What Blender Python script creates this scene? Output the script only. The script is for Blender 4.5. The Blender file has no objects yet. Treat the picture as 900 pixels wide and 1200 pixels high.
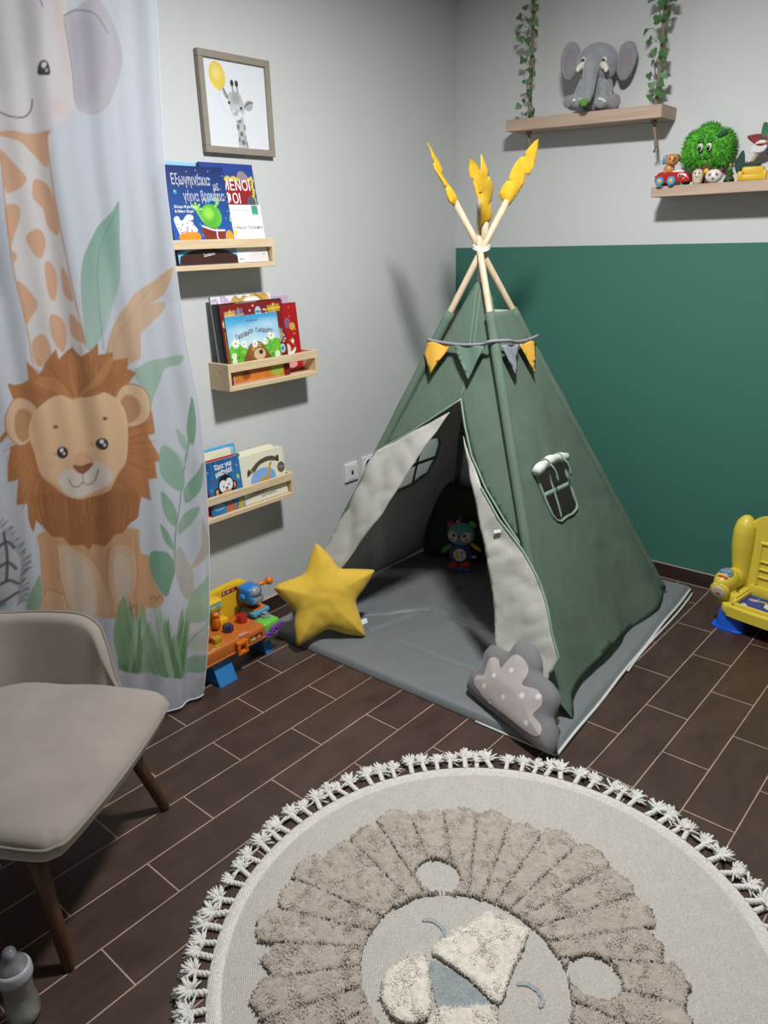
import bpy, bmesh, math, random
import numpy as np
from mathutils import Vector, Matrix, Euler, noise
from mathutils.geometry import delaunay_2d_cdt
random.seed(7)
rng = np.random.default_rng(5)
PI = math.pi
COL = bpy.context.scene.collection

# ------------------------------------------------------------------ colours and materials
def lin(h):
    if isinstance(h, str):
        h = h.lstrip('#'); c = [int(h[i:i+2], 16)/255 for i in (0, 2, 4)]
    else:
        c = [v/255 for v in h]
    return tuple(v/12.92 if v <= .04045 else ((v+.055)/1.055)**2.4 for v in c)

MATS = {}
def mat(name, col, rough=.6, var=.06, vscale=18, bump=0, bscale=200, metal=0, sheen=0, trans=0, alpha=1, coat=0, attr=False, weave=0, melange=0, mscale=260, mst=(1, 1, 1)):
    if name in MATS: return MATS[name]
    m = bpy.data.materials.new(name); m.use_nodes = True
    nt = m.node_tree; N = nt.nodes; L = nt.links
    b = N['Principled BSDF']
    b.inputs['Roughness'].default_value = rough
    b.inputs['Metallic'].default_value = metal
    if sheen:
        b.inputs['Sheen Weight'].default_value = sheen; b.inputs['Sheen Roughness'].default_value = .5
    if trans: b.inputs['Transmission Weight'].default_value = trans
    if coat: b.inputs['Coat Weight'].default_value = coat
    if alpha < 1: b.inputs['Alpha'].default_value = alpha
    tc = N.new('ShaderNodeTexCoord')
    if attr:
        at = N.new('ShaderNodeAttribute'); at.attribute_name = 'Col'; src = at.outputs['Color']
    else:
        rg = N.new('ShaderNodeRGB'); rg.outputs[0].default_value = (*lin(col), 1); src = rg.outputs[0]
    if var:
        nz = N.new('ShaderNodeTexNoise'); nz.inputs['Scale'].default_value = vscale; nz.inputs['Detail'].default_value = 4
        L.new(tc.outputs['Object'], nz.inputs['Vector'])
        mr = N.new('ShaderNodeMapRange'); mr.inputs['From Min'].default_value = .3; mr.inputs['From Max'].default_value = .7
        mr.inputs['To Min'].default_value = 1-var; mr.inputs['To Max'].default_value = 1+var
        L.new(nz.outputs['Fac'], mr.inputs['Value'])
        mx = N.new('ShaderNodeVectorMath'); mx.operation = 'SCALE'
        L.new(src, mx.inputs[0]); L.new(mr.outputs[0], mx.inputs['Scale']); src = mx.outputs[0]
    if melange:
        mp = N.new('ShaderNodeMapping'); mp.inputs['Scale'].default_value = mst; L.new(tc.outputs['Object'], mp.inputs[0])
        n3 = N.new('ShaderNodeTexNoise'); n3.inputs['Scale'].default_value = mscale; n3.inputs['Detail'].default_value = 2
        L.new(mp.outputs[0], n3.inputs['Vector'])
        r3 = N.new('ShaderNodeMapRange'); r3.inputs['From Min'].default_value = .3; r3.inputs['From Max'].default_value = .7
        r3.inputs['To Min'].default_value = 1-melange; r3.inputs['To Max'].default_value = 1+melange; L.new(n3.outputs['Fac'], r3.inputs['Value'])
        m3 = N.new('ShaderNodeVectorMath'); m3.operation = 'SCALE'; L.new(src, m3.inputs[0]); L.new(r3.outputs[0], m3.inputs['Scale']); src = m3.outputs[0]
    L.new(src, b.inputs['Base Color'])
    if bump or weave:
        bp = N.new('ShaderNodeBump'); bp.inputs['Distance'].default_value = .002
        if weave:
            w = N.new('ShaderNodeTexWave'); w.inputs['Scale'].default_value = weave; w.inputs['Distortion'].default_value = 1.5
            w.bands_direction = 'DIAGONAL'
            L.new(tc.outputs['Object'], w.inputs['Vector']); L.new(w.outputs['Fac'], bp.inputs['Height'])
            bp.inputs['Strength'].default_value = bump or .3
        else:
            n2 = N.new('ShaderNodeTexNoise'); n2.inputs['Scale'].default_value = bscale; n2.inputs['Detail'].default_value = 3
            L.new(tc.outputs['Object'], n2.inputs['Vector']); L.new(n2.outputs['Fac'], bp.inputs['Height'])
            bp.inputs['Strength'].default_value = bump
        L.new(bp.outputs[0], b.inputs['Normal'])
    MATS[name] = m
    return m

def wood_mat(name, c1, c2, scale=6, rough=.5, axis=0, stretch=12):
    m = bpy.data.materials.new(name); m.use_nodes = True
    nt = m.node_tree; N = nt.nodes; L = nt.links; b = N['Principled BSDF']
    tc = N.new('ShaderNodeTexCoord'); mp = N.new('ShaderNodeMapping')
    s = [scale*stretch]*3; s[axis] = scale
    mp.inputs['Scale'].default_value = s
    nz = N.new('ShaderNodeTexNoise'); nz.inputs['Scale'].default_value = 1; nz.inputs['Detail'].default_value = 5; nz.inputs['Distortion'].default_value = .6
    cr = N.new('ShaderNodeValToRGB')
    cr.color_ramp.elements[0].position = .3; cr.color_ramp.elements[0].color = (*lin(c2), 1)
    cr.color_ramp.elements[1].position = .7; cr.color_ramp.elements[1].color = (*lin(c1), 1)
    L.new(tc.outputs['Object'], mp.inputs['Vector']); L.new(mp.outputs[0], nz.inputs['Vector'])
    L.new(nz.outputs['Fac'], cr.inputs['Fac']); L.new(cr.outputs[0], b.inputs['Base Color'])
    b.inputs['Roughness'].default_value = rough
    MATS[name] = m
    return m

# ------------------------------------------------------------------ objects
def finish(name, me, m, parent=None, smooth=False, mods=None):
    o = bpy.data.objects.new(name, me); COL.objects.link(o)
    ms = m if isinstance(m, (list, tuple)) else [m]
    for q in ms: me.materials.append(q)
    if smooth:
        me.shade_smooth()
    if parent: o.parent = parent
    return o

def obj(name, bm, m, parent=None, smooth=False, angle=None):
    me = bpy.data.meshes.new(name)
    bmesh.ops.recalc_face_normals(bm, faces=bm.faces)
    if angle is not None:
        a = math.radians(angle)
        for f in bm.faces: f.smooth = True
        for e in bm.edges:
            if len(e.link_faces) == 2 and e.calc_face_angle(0) > a: e.smooth = False
    bm.to_mesh(me); bm.free()
    return finish(name, me, m, parent, smooth)

def thing(name, label, cat, loc=(0, 0, 0), rotz=0, group=None, rot=None):
    o = bpy.data.objects.new(name, None); COL.objects.link(o)
    o.empty_display_size = .05
    o.location = loc; o.rotation_euler = rot if rot else (0, 0, rotz)
    o['label'] = label; o['category'] = cat
    if group: o['group'] = group
    return o

def tag(o, label=None, cat=None, group=None, kind=None):
    if label: o['label'] = label
    if cat: o['category'] = cat
    if group: o['group'] = group
    if kind: o['kind'] = kind
    return o

# ------------------------------------------------------------------ bmesh shapes
def BM(): return bmesh.new()

def xf(bm, verts, M):
    bmesh.ops.transform(bm, matrix=M, verts=verts)

def TR(loc=(0, 0, 0), rot=(0, 0, 0), sc=(1, 1, 1)):
    return Matrix.Translation(loc) @ Euler(rot).to_matrix().to_4x4() @ Matrix.Diagonal((*sc, 1))

def box(bm, x0, x1, y0, y1, z0, z1, bev=0, seg=2, M=None):
    r = bmesh.ops.create_cube(bm, size=1)
    vs = r['verts']
    xf(bm, vs, TR(((x0+x1)/2, (y0+y1)/2, (z0+z1)/2), sc=(abs(x1-x0), abs(y1-y0), abs(z1-z0))))
    if bev:
        es = list({e for v in vs for e in v.link_edges})
        r2 = bmesh.ops.bevel(bm, geom=es, offset=bev, segments=seg, profile=.5, affect='EDGES')
        vs = list({v for f in r2['faces'] for v in f.verts} | {v for v in vs if v.is_valid})
    if M is not None: xf(bm, vs, M)
    return bm

def ball(bm, c, r, rot=(0, 0, 0), seg=20, M=None):
    if not isinstance(r, (tuple, list)): r = (r, r, r)
    q = bmesh.ops.create_uvsphere(bm, u_segments=seg, v_segments=max(8, seg*2//3), radius=1)
    xf(bm, q['verts'], TR(c, rot, r))
    if M is not None: xf(bm, q['verts'], M)
    return bm

def lathe(bm, prof, c=(0, 0, 0), rot=(0, 0, 0), seg=28, M=None, cap=True):
    rings = []; allv = []
    for r, z in prof:
        if r <= 1e-6: ring = [bm.verts.new((0, 0, z))]
        else: ring = [bm.verts.new((r*math.cos(2*PI*k/seg), r*math.sin(2*PI*k/seg), z)) for k in range(seg)]
        rings.append(ring); allv += ring
    for a, b in zip(rings, rings[1:]):
        for k in range(seg):
            k2 = (k+1) % seg
            if len(a) == 1 and len(b) == 1: continue
            if len(a) == 1: bm.faces.new((a[0], b[k], b[k2]))
            elif len(b) == 1: bm.faces.new((a[k], b[0], a[k2]))
            else: bm.faces.new((a[k], b[k], b[k2], a[k2]))
    if cap:
        for ring in (rings[0], rings[-1]):
            if len(ring) > 2: bm.faces.new(ring)
    Mm = TR(c, rot)
    if M is not None: Mm = M @ Mm
    xf(bm, allv, Mm)
    return bm

def tube(bm, pts, rad, seg=10, closed=False, cap=True):
    pts = [Vector(p) for p in pts]; n = len(pts)
    rads = rad if isinstance(rad, (list, tuple)) else [rad]*n
    rings = []; nrm = None
    for i, p in enumerate(pts):
        if closed: t = pts[(i+1) % n]-pts[i-1]
        else: t = pts[min(i+1, n-1)]-pts[max(i-1, 0)]
        if t.length < 1e-9: t = Vector((0, 0, 1))
        t.normalize()
        if nrm is None:
            nrm = t.orthogonal().normalized()
        nrm = (nrm-t*nrm.dot(t))
        if nrm.length < 1e-6: nrm = t.orthogonal()
        nrm.normalize(); b = t.cross(nrm)
        rings.append([bm.verts.new(p+(nrm*math.cos(2*PI*k/seg)+b*math.sin(2*PI*k/seg))*rads[i]) for k in range(seg)])
    pairs = list(zip(rings, rings[1:]))
    if closed: pairs.append((rings[-1], rings[0]))
    for a, b in pairs:
        for k in range(seg):
            k2 = (k+1) % seg
            bm.faces.new((a[k], a[k2], b[k2], b[k]))
    if cap and not closed:
        bm.faces.new(rings[0][::-1]); bm.faces.new(rings[-1])
    return bm

def prism(bm, pts, z0, z1, M=None, bev=0):
    """polygon in local xy, extruded from z0 to z1"""
    a = [bm.verts.new((x, y, z0)) for x, y in pts]; b = [bm.verts.new((x, y, z1)) for x, y in pts]
    n = len(pts); fs = []
    fs.append(bm.faces.new(a[::-1])); fs.append(bm.faces.new(b))
    for i in range(n): fs.append(bm.faces.new((a[i], a[(i+1) % n], b[(i+1) % n], b[i])))
    vs = a+b
    if bev:
        es = list({e for f in fs[:2] for e in f.edges})
        r2 = bmesh.ops.bevel(bm, geom=es, offset=bev, segments=2, profile=.5, affect='EDGES')
        vs = list({v for f in r2['faces'] for v in f.verts} | {v for v in vs if v.is_valid})
    if M is not None: xf(bm, vs, M)
    return bm

XZ = Matrix(((1, 0, 0, 0), (0, 0, -1, 0), (0, 1, 0, 0), (0, 0, 0, 1)))   # polygon xy -> xz plane, extruded towards -y

def spline(pts, n=6, closed=True):
    P = [np.array(p, float) for p in pts]; m = len(P); out = []
    rngi = range(m) if closed else range(m-1)
    for i in rngi:
        if closed: a, b, c, d = P[i-1], P[i], P[(i+1) % m], P[(i+2) % m]
        else: a, b, c, d = P[max(i-1, 0)], P[i], P[i+1], P[min(i+2, m-1)]
        for k in range(n):
            t = k/n
            out.append(.5*((2*b)+(-a+c)*t+(2*a-5*b+4*c-d)*t*t+(-a+3*b-3*c+d)*t**3))
    if not closed: out.append(P[-1])
    return [tuple(q) for q in out]

def resample(poly, step, closed=True):
    out = []; n = len(poly)
    for i in range(n if closed else n-1):
        a = np.array(poly[i], float); b = np.array(poly[(i+1) % n], float)
        k = max(1, int(round(np.linalg.norm(b-a)/step)))
        for j in range(k): out.append(tuple(a+(b-a)*j/k))
    if not closed: out.append(tuple(poly[-1]))
    return out

def inside(px, py, poly):
    poly = np.asarray(poly, float); r = np.zeros(np.shape(px), bool)
    x0, y0 = poly[-1]
    for x1, y1 in poly:
        c = ((y0 > py) != (y1 > py))
        if y0 != y1:
            r ^= c & (px < (x1-x0)*(py-y0)/(y1-y0)+x0)
        x0, y0 = x1, y1
    return r

def pdist(px, py, poly, closed=True):
    poly = np.asarray(poly, float); d = np.full(np.shape(px), 1e9)
    n = len(poly)
    for i in range(n if closed else n-1):
        ax, ay = poly[i]; bx, by = poly[(i+1) % n]
        vx, vy = bx-ax, by-ay; L = vx*vx+vy*vy
        if L < 1e-18: continue
        t = np.clip(((px-ax)*vx+(py-ay)*vy)/L, 0, 1)
        d = np.minimum(d, (px-ax-t*vx)**2+(py-ay-t*vy)**2)
    return np.sqrt(d)

def sheet2d(outline, step, holes=()):
    """fine triangulation of a polygon (with holes): list of 2-D points, list of triangles"""
    out = resample(outline, step); hs = [resample(h, step) for h in holes]
    pts = list(out); edges = [(i, (i+1) % len(out)) for i in range(len(out))]
    for h in hs:
        o = len(pts); pts += h; edges += [(o+i, o+(i+1) % len(h)) for i in range(len(h))]
    A = np.array(out); x0, y0 = A.min(0); x1, y1 = A.max(0)
    gx, gy = np.meshgrid(np.arange(x0+step*.5, x1, step), np.arange(y0+step*.5, y1, step*.87))
    gx = gx+(np.arange(gx.shape[0]) % 2)[:, None]*step*.5
    gx = gx.ravel(); gy = gy.ravel()
    k = inside(gx, gy, out) & (pdist(gx, gy, out) > step*.55)
    for h in hs: k &= ~inside(gx, gy, h) & (pdist(gx, gy, h) > step*.55)
    pts += list(zip(gx[k], gy[k]))
    r = delaunay_2d_cdt([Vector(p) for p in pts], edges, [], 0, 1e-7)
    V = np.array([(v.x, v.y) for v in r[0]]); F = [tuple(f) for f in r[2]]
    c = np.array([V[list(f)].mean(0) for f in F])
    ok = inside(c[:, 0], c[:, 1], out)
    for h in hs: ok &= ~inside(c[:, 0], c[:, 1], h)
    return V, [f for f, q in zip(F, ok) if q]

def mesh_from(name, V, F, m, parent=None, smooth=True, cols=None):
    me = bpy.data.meshes.new(name)
    me.from_pydata([tuple(map(float, v)) for v in V], [], F)
    if cols is not None:
        a = me.color_attributes.new('Col', 'FLOAT_COLOR', 'POINT')
        c4 = np.ones((len(V), 4), np.float32); c4[:, :3] = cols
        a.data.foreach_set('color', c4.ravel())
    me.validate(); me.update()
    return finish(name, me, m, parent, smooth)

def gridfaces(nu, nv):
    i = np.arange((nv-1)*(nu-1)); r = i//(nu-1); c = i % (nu-1); a = r*nu+c
    return np.stack([a, a+1, a+nu+1, a+nu], 1).tolist()

def pillow(name, outline, T, w, step, m, parent, wr=0, M=None, power=.5, seed=0):
    V, F = sheet2d(outline, step)
    d = pdist(V[:, 0], V[:, 1], outline)
    h = T*np.clip(1-np.exp(-d/w), 0, 1)**power
    top = [Vector((x, y, 0)) for x, y in V]
    verts = []; faces = []
    n = len(V); hn = np.array([noise.noise(Vector((x*9+seed, y*9, 1.3)))*.7+noise.noise(Vector((x*25+seed, y*25, 4)))*.3 for x, y in V])
    for s in (1, -1):
        for (x, y), hh, q in zip(V, h, hn):
            verts.append((x, y, s*hh*(1+wr*q)))
    for f in F:
        faces.append(f); faces.append(tuple(n+i for i in f[::-1]))
    bm = BM()
    bv = [bm.verts.new(v) for v in verts]
    for f in faces:
        bm.faces.new([bv[i] for i in f])
    bmesh.ops.remove_doubles(bm, verts=bm.verts, dist=1e-5)
    if M is not None: xf(bm, bm.verts, M)
    return obj(name, bm, m, parent, smooth=True)

def blob(name, balls, m, parent, voxel=.006, smooth=4, tubes=()):
    bm = BM()
    for b in balls: ball(bm, *b)
    for t in tubes: tube(bm, *t)
    o = obj(name, bm, m, parent, smooth=True)
    r = o.modifiers.new('Remesh', 'REMESH'); r.mode = 'VOXEL'; r.voxel_size = voxel; r.use_smooth_shade = True
    s = o.modifiers.new('Smooth', 'SMOOTH'); s.iterations = smooth; s.factor = .5
    return o

# ------------------------------------------------------------------ printing on fine meshes
class Canvas:
    def __init__(s, U, V, base):
        s.U, s.V = U, V
        s.C = np.zeros((*U.shape, 3)); s.C[:] = lin(base)
        s.cell = max(abs(U[0, 1]-U[0, 0]), abs(V[1, 0]-V[0, 0]))
        r = np.random.default_rng(3); s.n = np.zeros(U.shape)
        for k, a in ((6, .5), (14, .3), (40, .2)):
            g = r.random((k+2, k+2))
            yy = np.linspace(0, k, U.shape[0]); xx = np.linspace(0, k, U.shape[1])
            yi = yy.astype(int); xi = xx.astype(int); fy = (yy-yi)[:, None]; fx = (xx-xi)[None]
            s.n += a*((g[yi][:, xi]*(1-fx)+g[yi][:, xi+1]*fx)*(1-fy)+(g[yi+1][:, xi]*(1-fx)+g[yi+1][:, xi+1]*fx)*fy)
    def _box(s, x0, x1, y0, y1, mg):
        k = (s.U >= x0-mg) & (s.U <= x1+mg) & (s.V >= y0-mg) & (s.V <= y1+mg)
        return np.nonzero(k)
    def _put(s, ix, a, col, mot, grad):
        c = np.array(lin(col))
        C = np.broadcast_to(c, (len(a), 3)).copy()
        u, v = s.U[ix], s.V[ix]
        if grad:
            col2, p, q = grad
            d = np.array(q, float)-np.array(p, float)
            t = np.clip(((u-p[0])*d[0]+(v-p[1])*d[1])/(d@d), 0, 1)[:, None]
            C = C*(1-t)+np.array(lin(col2))*t
        if mot: C = C*(1+mot*(s.n[ix]-.5)[:, None]*2)
        s.C[ix] = s.C[ix]*(1-a[:, None])+C*a[:, None]
    def poly(s, pts, col, a=1, soft=None, sm=0, mot=.0, grad=None):
        if sm: pts = spline(pts, sm)
        P = np.array(pts, float); f = soft or s.cell
        ix = s._box(P[:, 0].min(), P[:, 0].max(), P[:, 1].min(), P[:, 1].max(), f)
        if len(ix[0]) == 0: return
        u, v = s.U[ix], s.V[ix]
        d = pdist(u, v, P)*np.where(inside(u, v, P), -1, 1)
        s._put(ix, a*np.clip(.5-d/f, 0, 1), col, mot, grad)
    def ell(s, cx, cy, rx, ry, col, a=1, rot=0, soft=None, mot=0, grad=None):
        R = max(rx, ry); f = soft or s.cell
        ix = s._box(cx-R, cx+R, cy-R, cy+R, f)
        if len(ix[0]) == 0: return
        u, v = s.U[ix]-cx, s.V[ix]-cy
        c, q = math.cos(rot), math.sin(rot)
        d = (np.sqrt(((u*c+v*q)/rx)**2+((-u*q+v*c)/ry)**2)-1)*min(rx, ry)
        s._put(ix, a*np.clip(.5-d/f, 0, 1), col, mot, grad)
    def line(s, pts, w, col, a=1, sm=0, soft=None):
        if sm: pts = spline(pts, sm, False)
        P = np.array(pts, float); f = soft or s.cell
        ix = s._box(P[:, 0].min(), P[:, 0].max(), P[:, 1].min(), P[:, 1].max(), w+f)
        if len(ix[0]) == 0: return
        d = pdist(s.U[ix], s.V[ix], P, False)-w/2
        s._put(ix, a*np.clip(.5-d/f, 0, 1), col, 0, None)

def printed(name, w, h, res, base, draw, m, parent, place):
    """flat printed face w x h metres; place(u,v)->3-D for arrays"""
    nu = max(2, int(round(w/res))+1); nv = max(2, int(round(h/res))+1)
    U, V = np.meshgrid(np.linspace(0, w, nu), np.linspace(0, h, nv))
    c = Canvas(U, V, base); draw(c)
    P = place(U.ravel(), V.ravel())
    return mesh_from(name, P, gridfaces(nu, nv), m, parent, True, c.C.reshape(-1, 3))

def lettering(name, body, size, m, parent, M, extrude=.0004, align='CENTER', bold=0, xscale=1, label=None):
    cu = bpy.data.curves.new(name, 'FONT'); cu.body = body; cu.size = size; cu.extrude = extrude
    cu.align_x = align; cu.align_y = 'CENTER'; cu.offset = bold; cu.resolution_u = 2
    t = bpy.data.objects.new(name+'_curve', cu); COL.objects.link(t)
    dg = bpy.context.evaluated_depsgraph_get(); dg.update()
    me = bpy.data.meshes.new_from_object(t.evaluated_get(dg))
    bpy.data.objects.remove(t); bpy.data.curves.remove(cu)
    me.transform(M @ Matrix.Diagonal((xscale, 1, 1, 1)))
    me.name = name; me.materials.clear()
    o = finish(name, me, m, parent)
    if label: o['label'] = label
    return o

# ------------------------------------------------------------------ room shell
def plane_obj(name, pts, m, kind='structure'):
    bm = BM(); bm.faces.new([bm.verts.new(p) for p in pts])
    me = bpy.data.meshes.new(name); bm.to_mesh(me); bm.free()
    o = finish(name, me, m); o['kind'] = kind
    return o

def slab(name, x0, x1, y0, y1, z0, z1, m):
    bm = BM(); box(bm, x0, x1, y0, y1, z0, z1)
    o = obj(name, bm, m); o['kind'] = 'structure'
    return o

RX, RY, RZ = 4.1, -4.6, 2.75     # room: x 0..RX, y RY..0

def tile_mat():
    m = bpy.data.materials.new('floor_tiles'); m.use_nodes = True
    nt = m.node_tree; N = nt.nodes; L = nt.links; b = N['Principled BSDF']
    tc = N.new('ShaderNodeTexCoord'); sp = N.new('ShaderNodeSeparateXYZ'); cb = N.new('ShaderNodeCombineXYZ')
    L.new(tc.outputs['Object'], sp.inputs[0])
    ax = N.new('ShaderNodeMath'); ax.inputs[1].default_value = .1955+.449*20; L.new(sp.outputs['Y'], ax.inputs[0])
    ay = N.new('ShaderNodeMath'); ay.inputs[1].default_value = .009; L.new(sp.outputs['X'], ay.inputs[0])
    L.new(ax.outputs[0], cb.inputs[0]); L.new(ay.outputs[0], cb.inputs[1])
    br = N.new('ShaderNodeTexBrick')
    br.inputs['Scale'].default_value = 1; br.inputs['Brick Width'].default_value = .449; br.inputs['Row Height'].default_value = .1495
    br.inputs['Mortar Size'].default_value = .0021; br.inputs['Mortar Smooth'].default_value = .15; br.inputs['Bias'].default_value = 0
    br.inputs['Color1'].default_value = (*lin('#3f2e27'), 1); br.inputs['Color2'].default_value = (*lin('#46342c'), 1)
    br.inputs['Mortar'].default_value = (*lin('#a88d81'), 1)
    L.new(cb.outputs[0], br.inputs['Vector'])
    n1 = N.new('ShaderNodeTexNoise'); n1.inputs['Scale'].default_value = 14; n1.inputs['Detail'].default_value = 7; n1.inputs['Roughness'].default_value = .65
    mp = N.new('ShaderNodeMapping'); mp.inputs['Scale'].default_value = (1, .45, 1)
    L.new(tc.outputs['Object'], mp.inputs[0]); L.new(mp.outputs[0], n1.inputs['Vector'])
    mr = N.new('ShaderNodeMapRange'); mr.inputs['From Min'].default_value = .3; mr.inputs['From Max'].default_value = .72
    mr.inputs['To Min'].default_value = .72; mr.inputs['To Max'].default_value = 1.3; L.new(n1.outputs['Fac'], mr.inputs['Value'])
    mx = N.new('ShaderNodeVectorMath'); mx.operation = 'SCALE'; L.new(br.outputs['Color'], mx.inputs[0]); L.new(mr.outputs[0], mx.inputs['Scale'])
    L.new(mx.outputs[0], b.inputs['Base Color'])
    rr = N.new('ShaderNodeMapRange'); rr.inputs['To Min'].default_value = .36; rr.inputs['To Max'].default_value = .52
    L.new(n1.outputs['Fac'], rr.inputs['Value']); L.new(rr.outputs[0], b.inputs['Roughness'])
    bp = N.new('ShaderNodeBump'); bp.inputs['Strength'].default_value = .5; bp.inputs['Distance'].default_value = .0015; bp.invert = True
    L.new(br.outputs['Fac'], bp.inputs['Height'])
    b2 = N.new('ShaderNodeBump'); b2.inputs['Strength'].default_value = .12; b2.inputs['Distance'].default_value = .002
    L.new(n1.outputs['Fac'], b2.inputs['Height']); L.new(bp.outputs[0], b2.inputs['Normal']); L.new(b2.outputs[0], b.inputs['Normal'])
    return m

def back_wall_mat():
    m = mat('two_tone_paint', '#c6c8c8', .75, var=.015, vscale=3, bump=.12, bscale=260)
    nt = m.node_tree; N = nt.nodes; L = nt.links
    rgb = [n for n in N if n.type == 'RGB'][0]
    out = rgb.outputs[0].links[0].to_socket
    g = N.new('ShaderNodeRGB'); g.outputs[0].default_value = (*lin('#386f61'), 1)
    tc = [n for n in N if n.type == 'TEX_COORD'][0]
    sp = N.new('ShaderNodeSeparateXYZ'); L.new(tc.outputs['Object'], sp.inputs[0])
    lt = N.new('ShaderNodeMath'); lt.operation = 'LESS_THAN'; lt.inputs[1].default_value = 1.545; L.new(sp.outputs['Z'], lt.inputs[0])
    mx = N.new('ShaderNodeMix'); mx.data_type = 'RGBA'
    L.new(lt.outputs[0], mx.inputs[0]); L.new(rgb.outputs[0], mx.inputs[6]); L.new(g.outputs[0], mx.inputs[7])
    L.new(mx.outputs[2], out)
    return m

WALL = mat('wall_paint', '#c6c8c8', .75, var=.015, vscale=3, bump=.12, bscale=260)
plane_obj('floor', [(0, RY, 0), (RX, RY, 0), (RX, 0, 0), (0, 0, 0)], tile_mat())
plane_obj('wall_back', [(0, 0, 0), (RX, 0, 0), (RX, 0, RZ), (0, 0, RZ)], back_wall_mat())
plane_obj('wall_left', [(0, RY, 0), (0, 0, 0), (0, 0, RZ), (0, RY, RZ)], WALL)
plane_obj('wall_right', [(RX, 0, 0), (RX, RY, 0), (RX, RY, RZ), (RX, 0, RZ)], WALL)
plane_obj('wall_front', [(RX, RY, 0), (0, RY, 0), (0, RY, RZ), (RX, RY, RZ)], WALL)
plane_obj('ceiling', [(0, 0, RZ), (RX, 0, RZ), (RX, RY, RZ), (0, RY, RZ)], mat('ceiling_paint', '#dedcd8', .8, var=.01))

def skirting(name, horizontal, length):
    # a row of dark tiles with grout joints, standing against the wall
    m = bpy.data.materials.get('skirting_tile')
    if not m:
        m = mat('skirting_tile', '#372a25', .42, var=.2, vscale=14)
    g = mat('grout', '#b79c90', .8)
    bm = BM(); n = int(length/.4495)+1; z1 = .073
    for k in range(n):
        a, b = -.27+k*.4495+.0015, -.27+(k+1)*.4495-.0015
        a, b = max(a, 0), min(b, length)
        if b <= a: continue
        if horizontal: box(bm, a, b, -.009, -.001, .004, z1, .001, 1)
        else: box(bm, .001, .009, -b, -a, .004, z1, .001, 1)
    o = obj(name, bm, m); o['kind'] = 'structure'
    bm = BM()
    if horizontal: box(bm, 0, length, -.0082, -.0005, 0, z1+.001)
    else: box(bm, .0005, .0082, -length, 0, 0, z1+.001)
    obj('grout_line', bm, g, o)
    return o
skirting('baseboard_back', True, RX)
skirting('baseboard_left', False, -RY)

# ------------------------------------------------------------------ camera and light
cam = bpy.data.cameras.new('camera'); cam_o = bpy.data.objects.new('camera', cam); COL.objects.link(cam_o)
R = [[0.756014, -0.199958, 0.623265], [0.653964, 0.27122, -0.706237], [-0.027825, 0.941518, 0.335811]]
M = Matrix(R).to_4x4(); M.translation = Vector((2.499,-3.464,1.6))
cam_o.matrix_world = M
cam.sensor_fit = 'VERTICAL'; cam.sensor_height = 36; cam.sensor_width = 27; cam.lens = 26.9063; cam.clip_start = .02
bpy.context.scene.camera = cam_o

def light(name, loc, power, radius, col=(1, 1, 1)):
    l = bpy.data.lights.new(name, 'AREA'); l.shape = 'DISK'; l.size = radius*2; l.energy = power; l.color = col
    o = bpy.data.objects.new(name, l); COL.objects.link(o); o.location = loc
    return o
light('ceiling_lamp_light', (1.47, -1.66, 2.70), 73, .12, (1, 1, .992))
w = bpy.data.worlds.new('world'); bpy.context.scene.world = w; w.use_nodes = True
w.node_tree.nodes['Background'].inputs[0].default_value = (.5, .5, .5, 1); w.node_tree.nodes['Background'].inputs[1].default_value = .3
vs = bpy.context.scene.view_settings
bpy.context.scene.display_settings.display_device = 'sRGB'
vs.view_transform = 'Standard'; vs.look = 'None'; vs.exposure = 0; vs.gamma = 1; vs.use_curve_mapping = False
cy = bpy.context.scene.cycles if hasattr(bpy.context.scene, 'cycles') else None

# ------------------------------------------------------------------ teepee
tT, tA, tB, tC, tD = (Vector(v) for v in ((.70, -.80, 1.555), (.166, -1.444, .03), (1.46, -1.44, .03), (1.35, -.23, .03), (.14, -.23, .03)))
def frame(P, Q):
    u = (Q-P).normalized(); n = u.cross(tT-P).normalized(); v = n.cross(u)
    return P, u, v, n
FR = {'F': frame(tA, tB), 'R': frame(tB, tC), 'L': frame(tD, tA), 'K': frame(tC, tD)}
def on(k, u, v, n=0):
    P, U, V, W = FR[k]
    return P+U*u+V*v+W*n      # W points out of the tent

GREEN = mat('canvas_green', '#56695b', .9, var=.08, vscale=7, bump=.3, bscale=420, melange=.15, mscale=270)
LIN = mat('lining_grey', '#b0b0aa', .9, var=.07, vscale=9, bump=.3, bscale=400, melange=.10, mscale=260)
TRIM = mat('canvas_trim', '#7d9282', .8, var=.04)
NATW = wood_mat('pine_pole', '#cdbda2', '#bba588', 5, .5, 2)

tp = thing('teepee', 'sage green canvas teepee with four wooden poles on the grey quilted mat', 'teepee', (.74, -.83, 0))
tp_off = Vector((.74, -.83, 0))
def loc_t(p): return tuple(Vector(p)-tp_off)

def wrinkle(k, u, v, amp):
    a = noise.noise(Vector((u*2.2, v*1.2, ord(k))))*1.0+noise.noise(Vector((u*7, v*2.5, 3+ord(k))))*.4+noise.noise(Vector((u*16, v*7, 9)))*.22+(abs(noise.noise(Vector((u*5+v*6, v*3-u*4, 2+ord(k)))))-.25)*.5+(abs(noise.noise(Vector((u*11-v*9, v*8+u*3, 5+ord(k)))))-.25)*.28
    return a*amp

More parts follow.
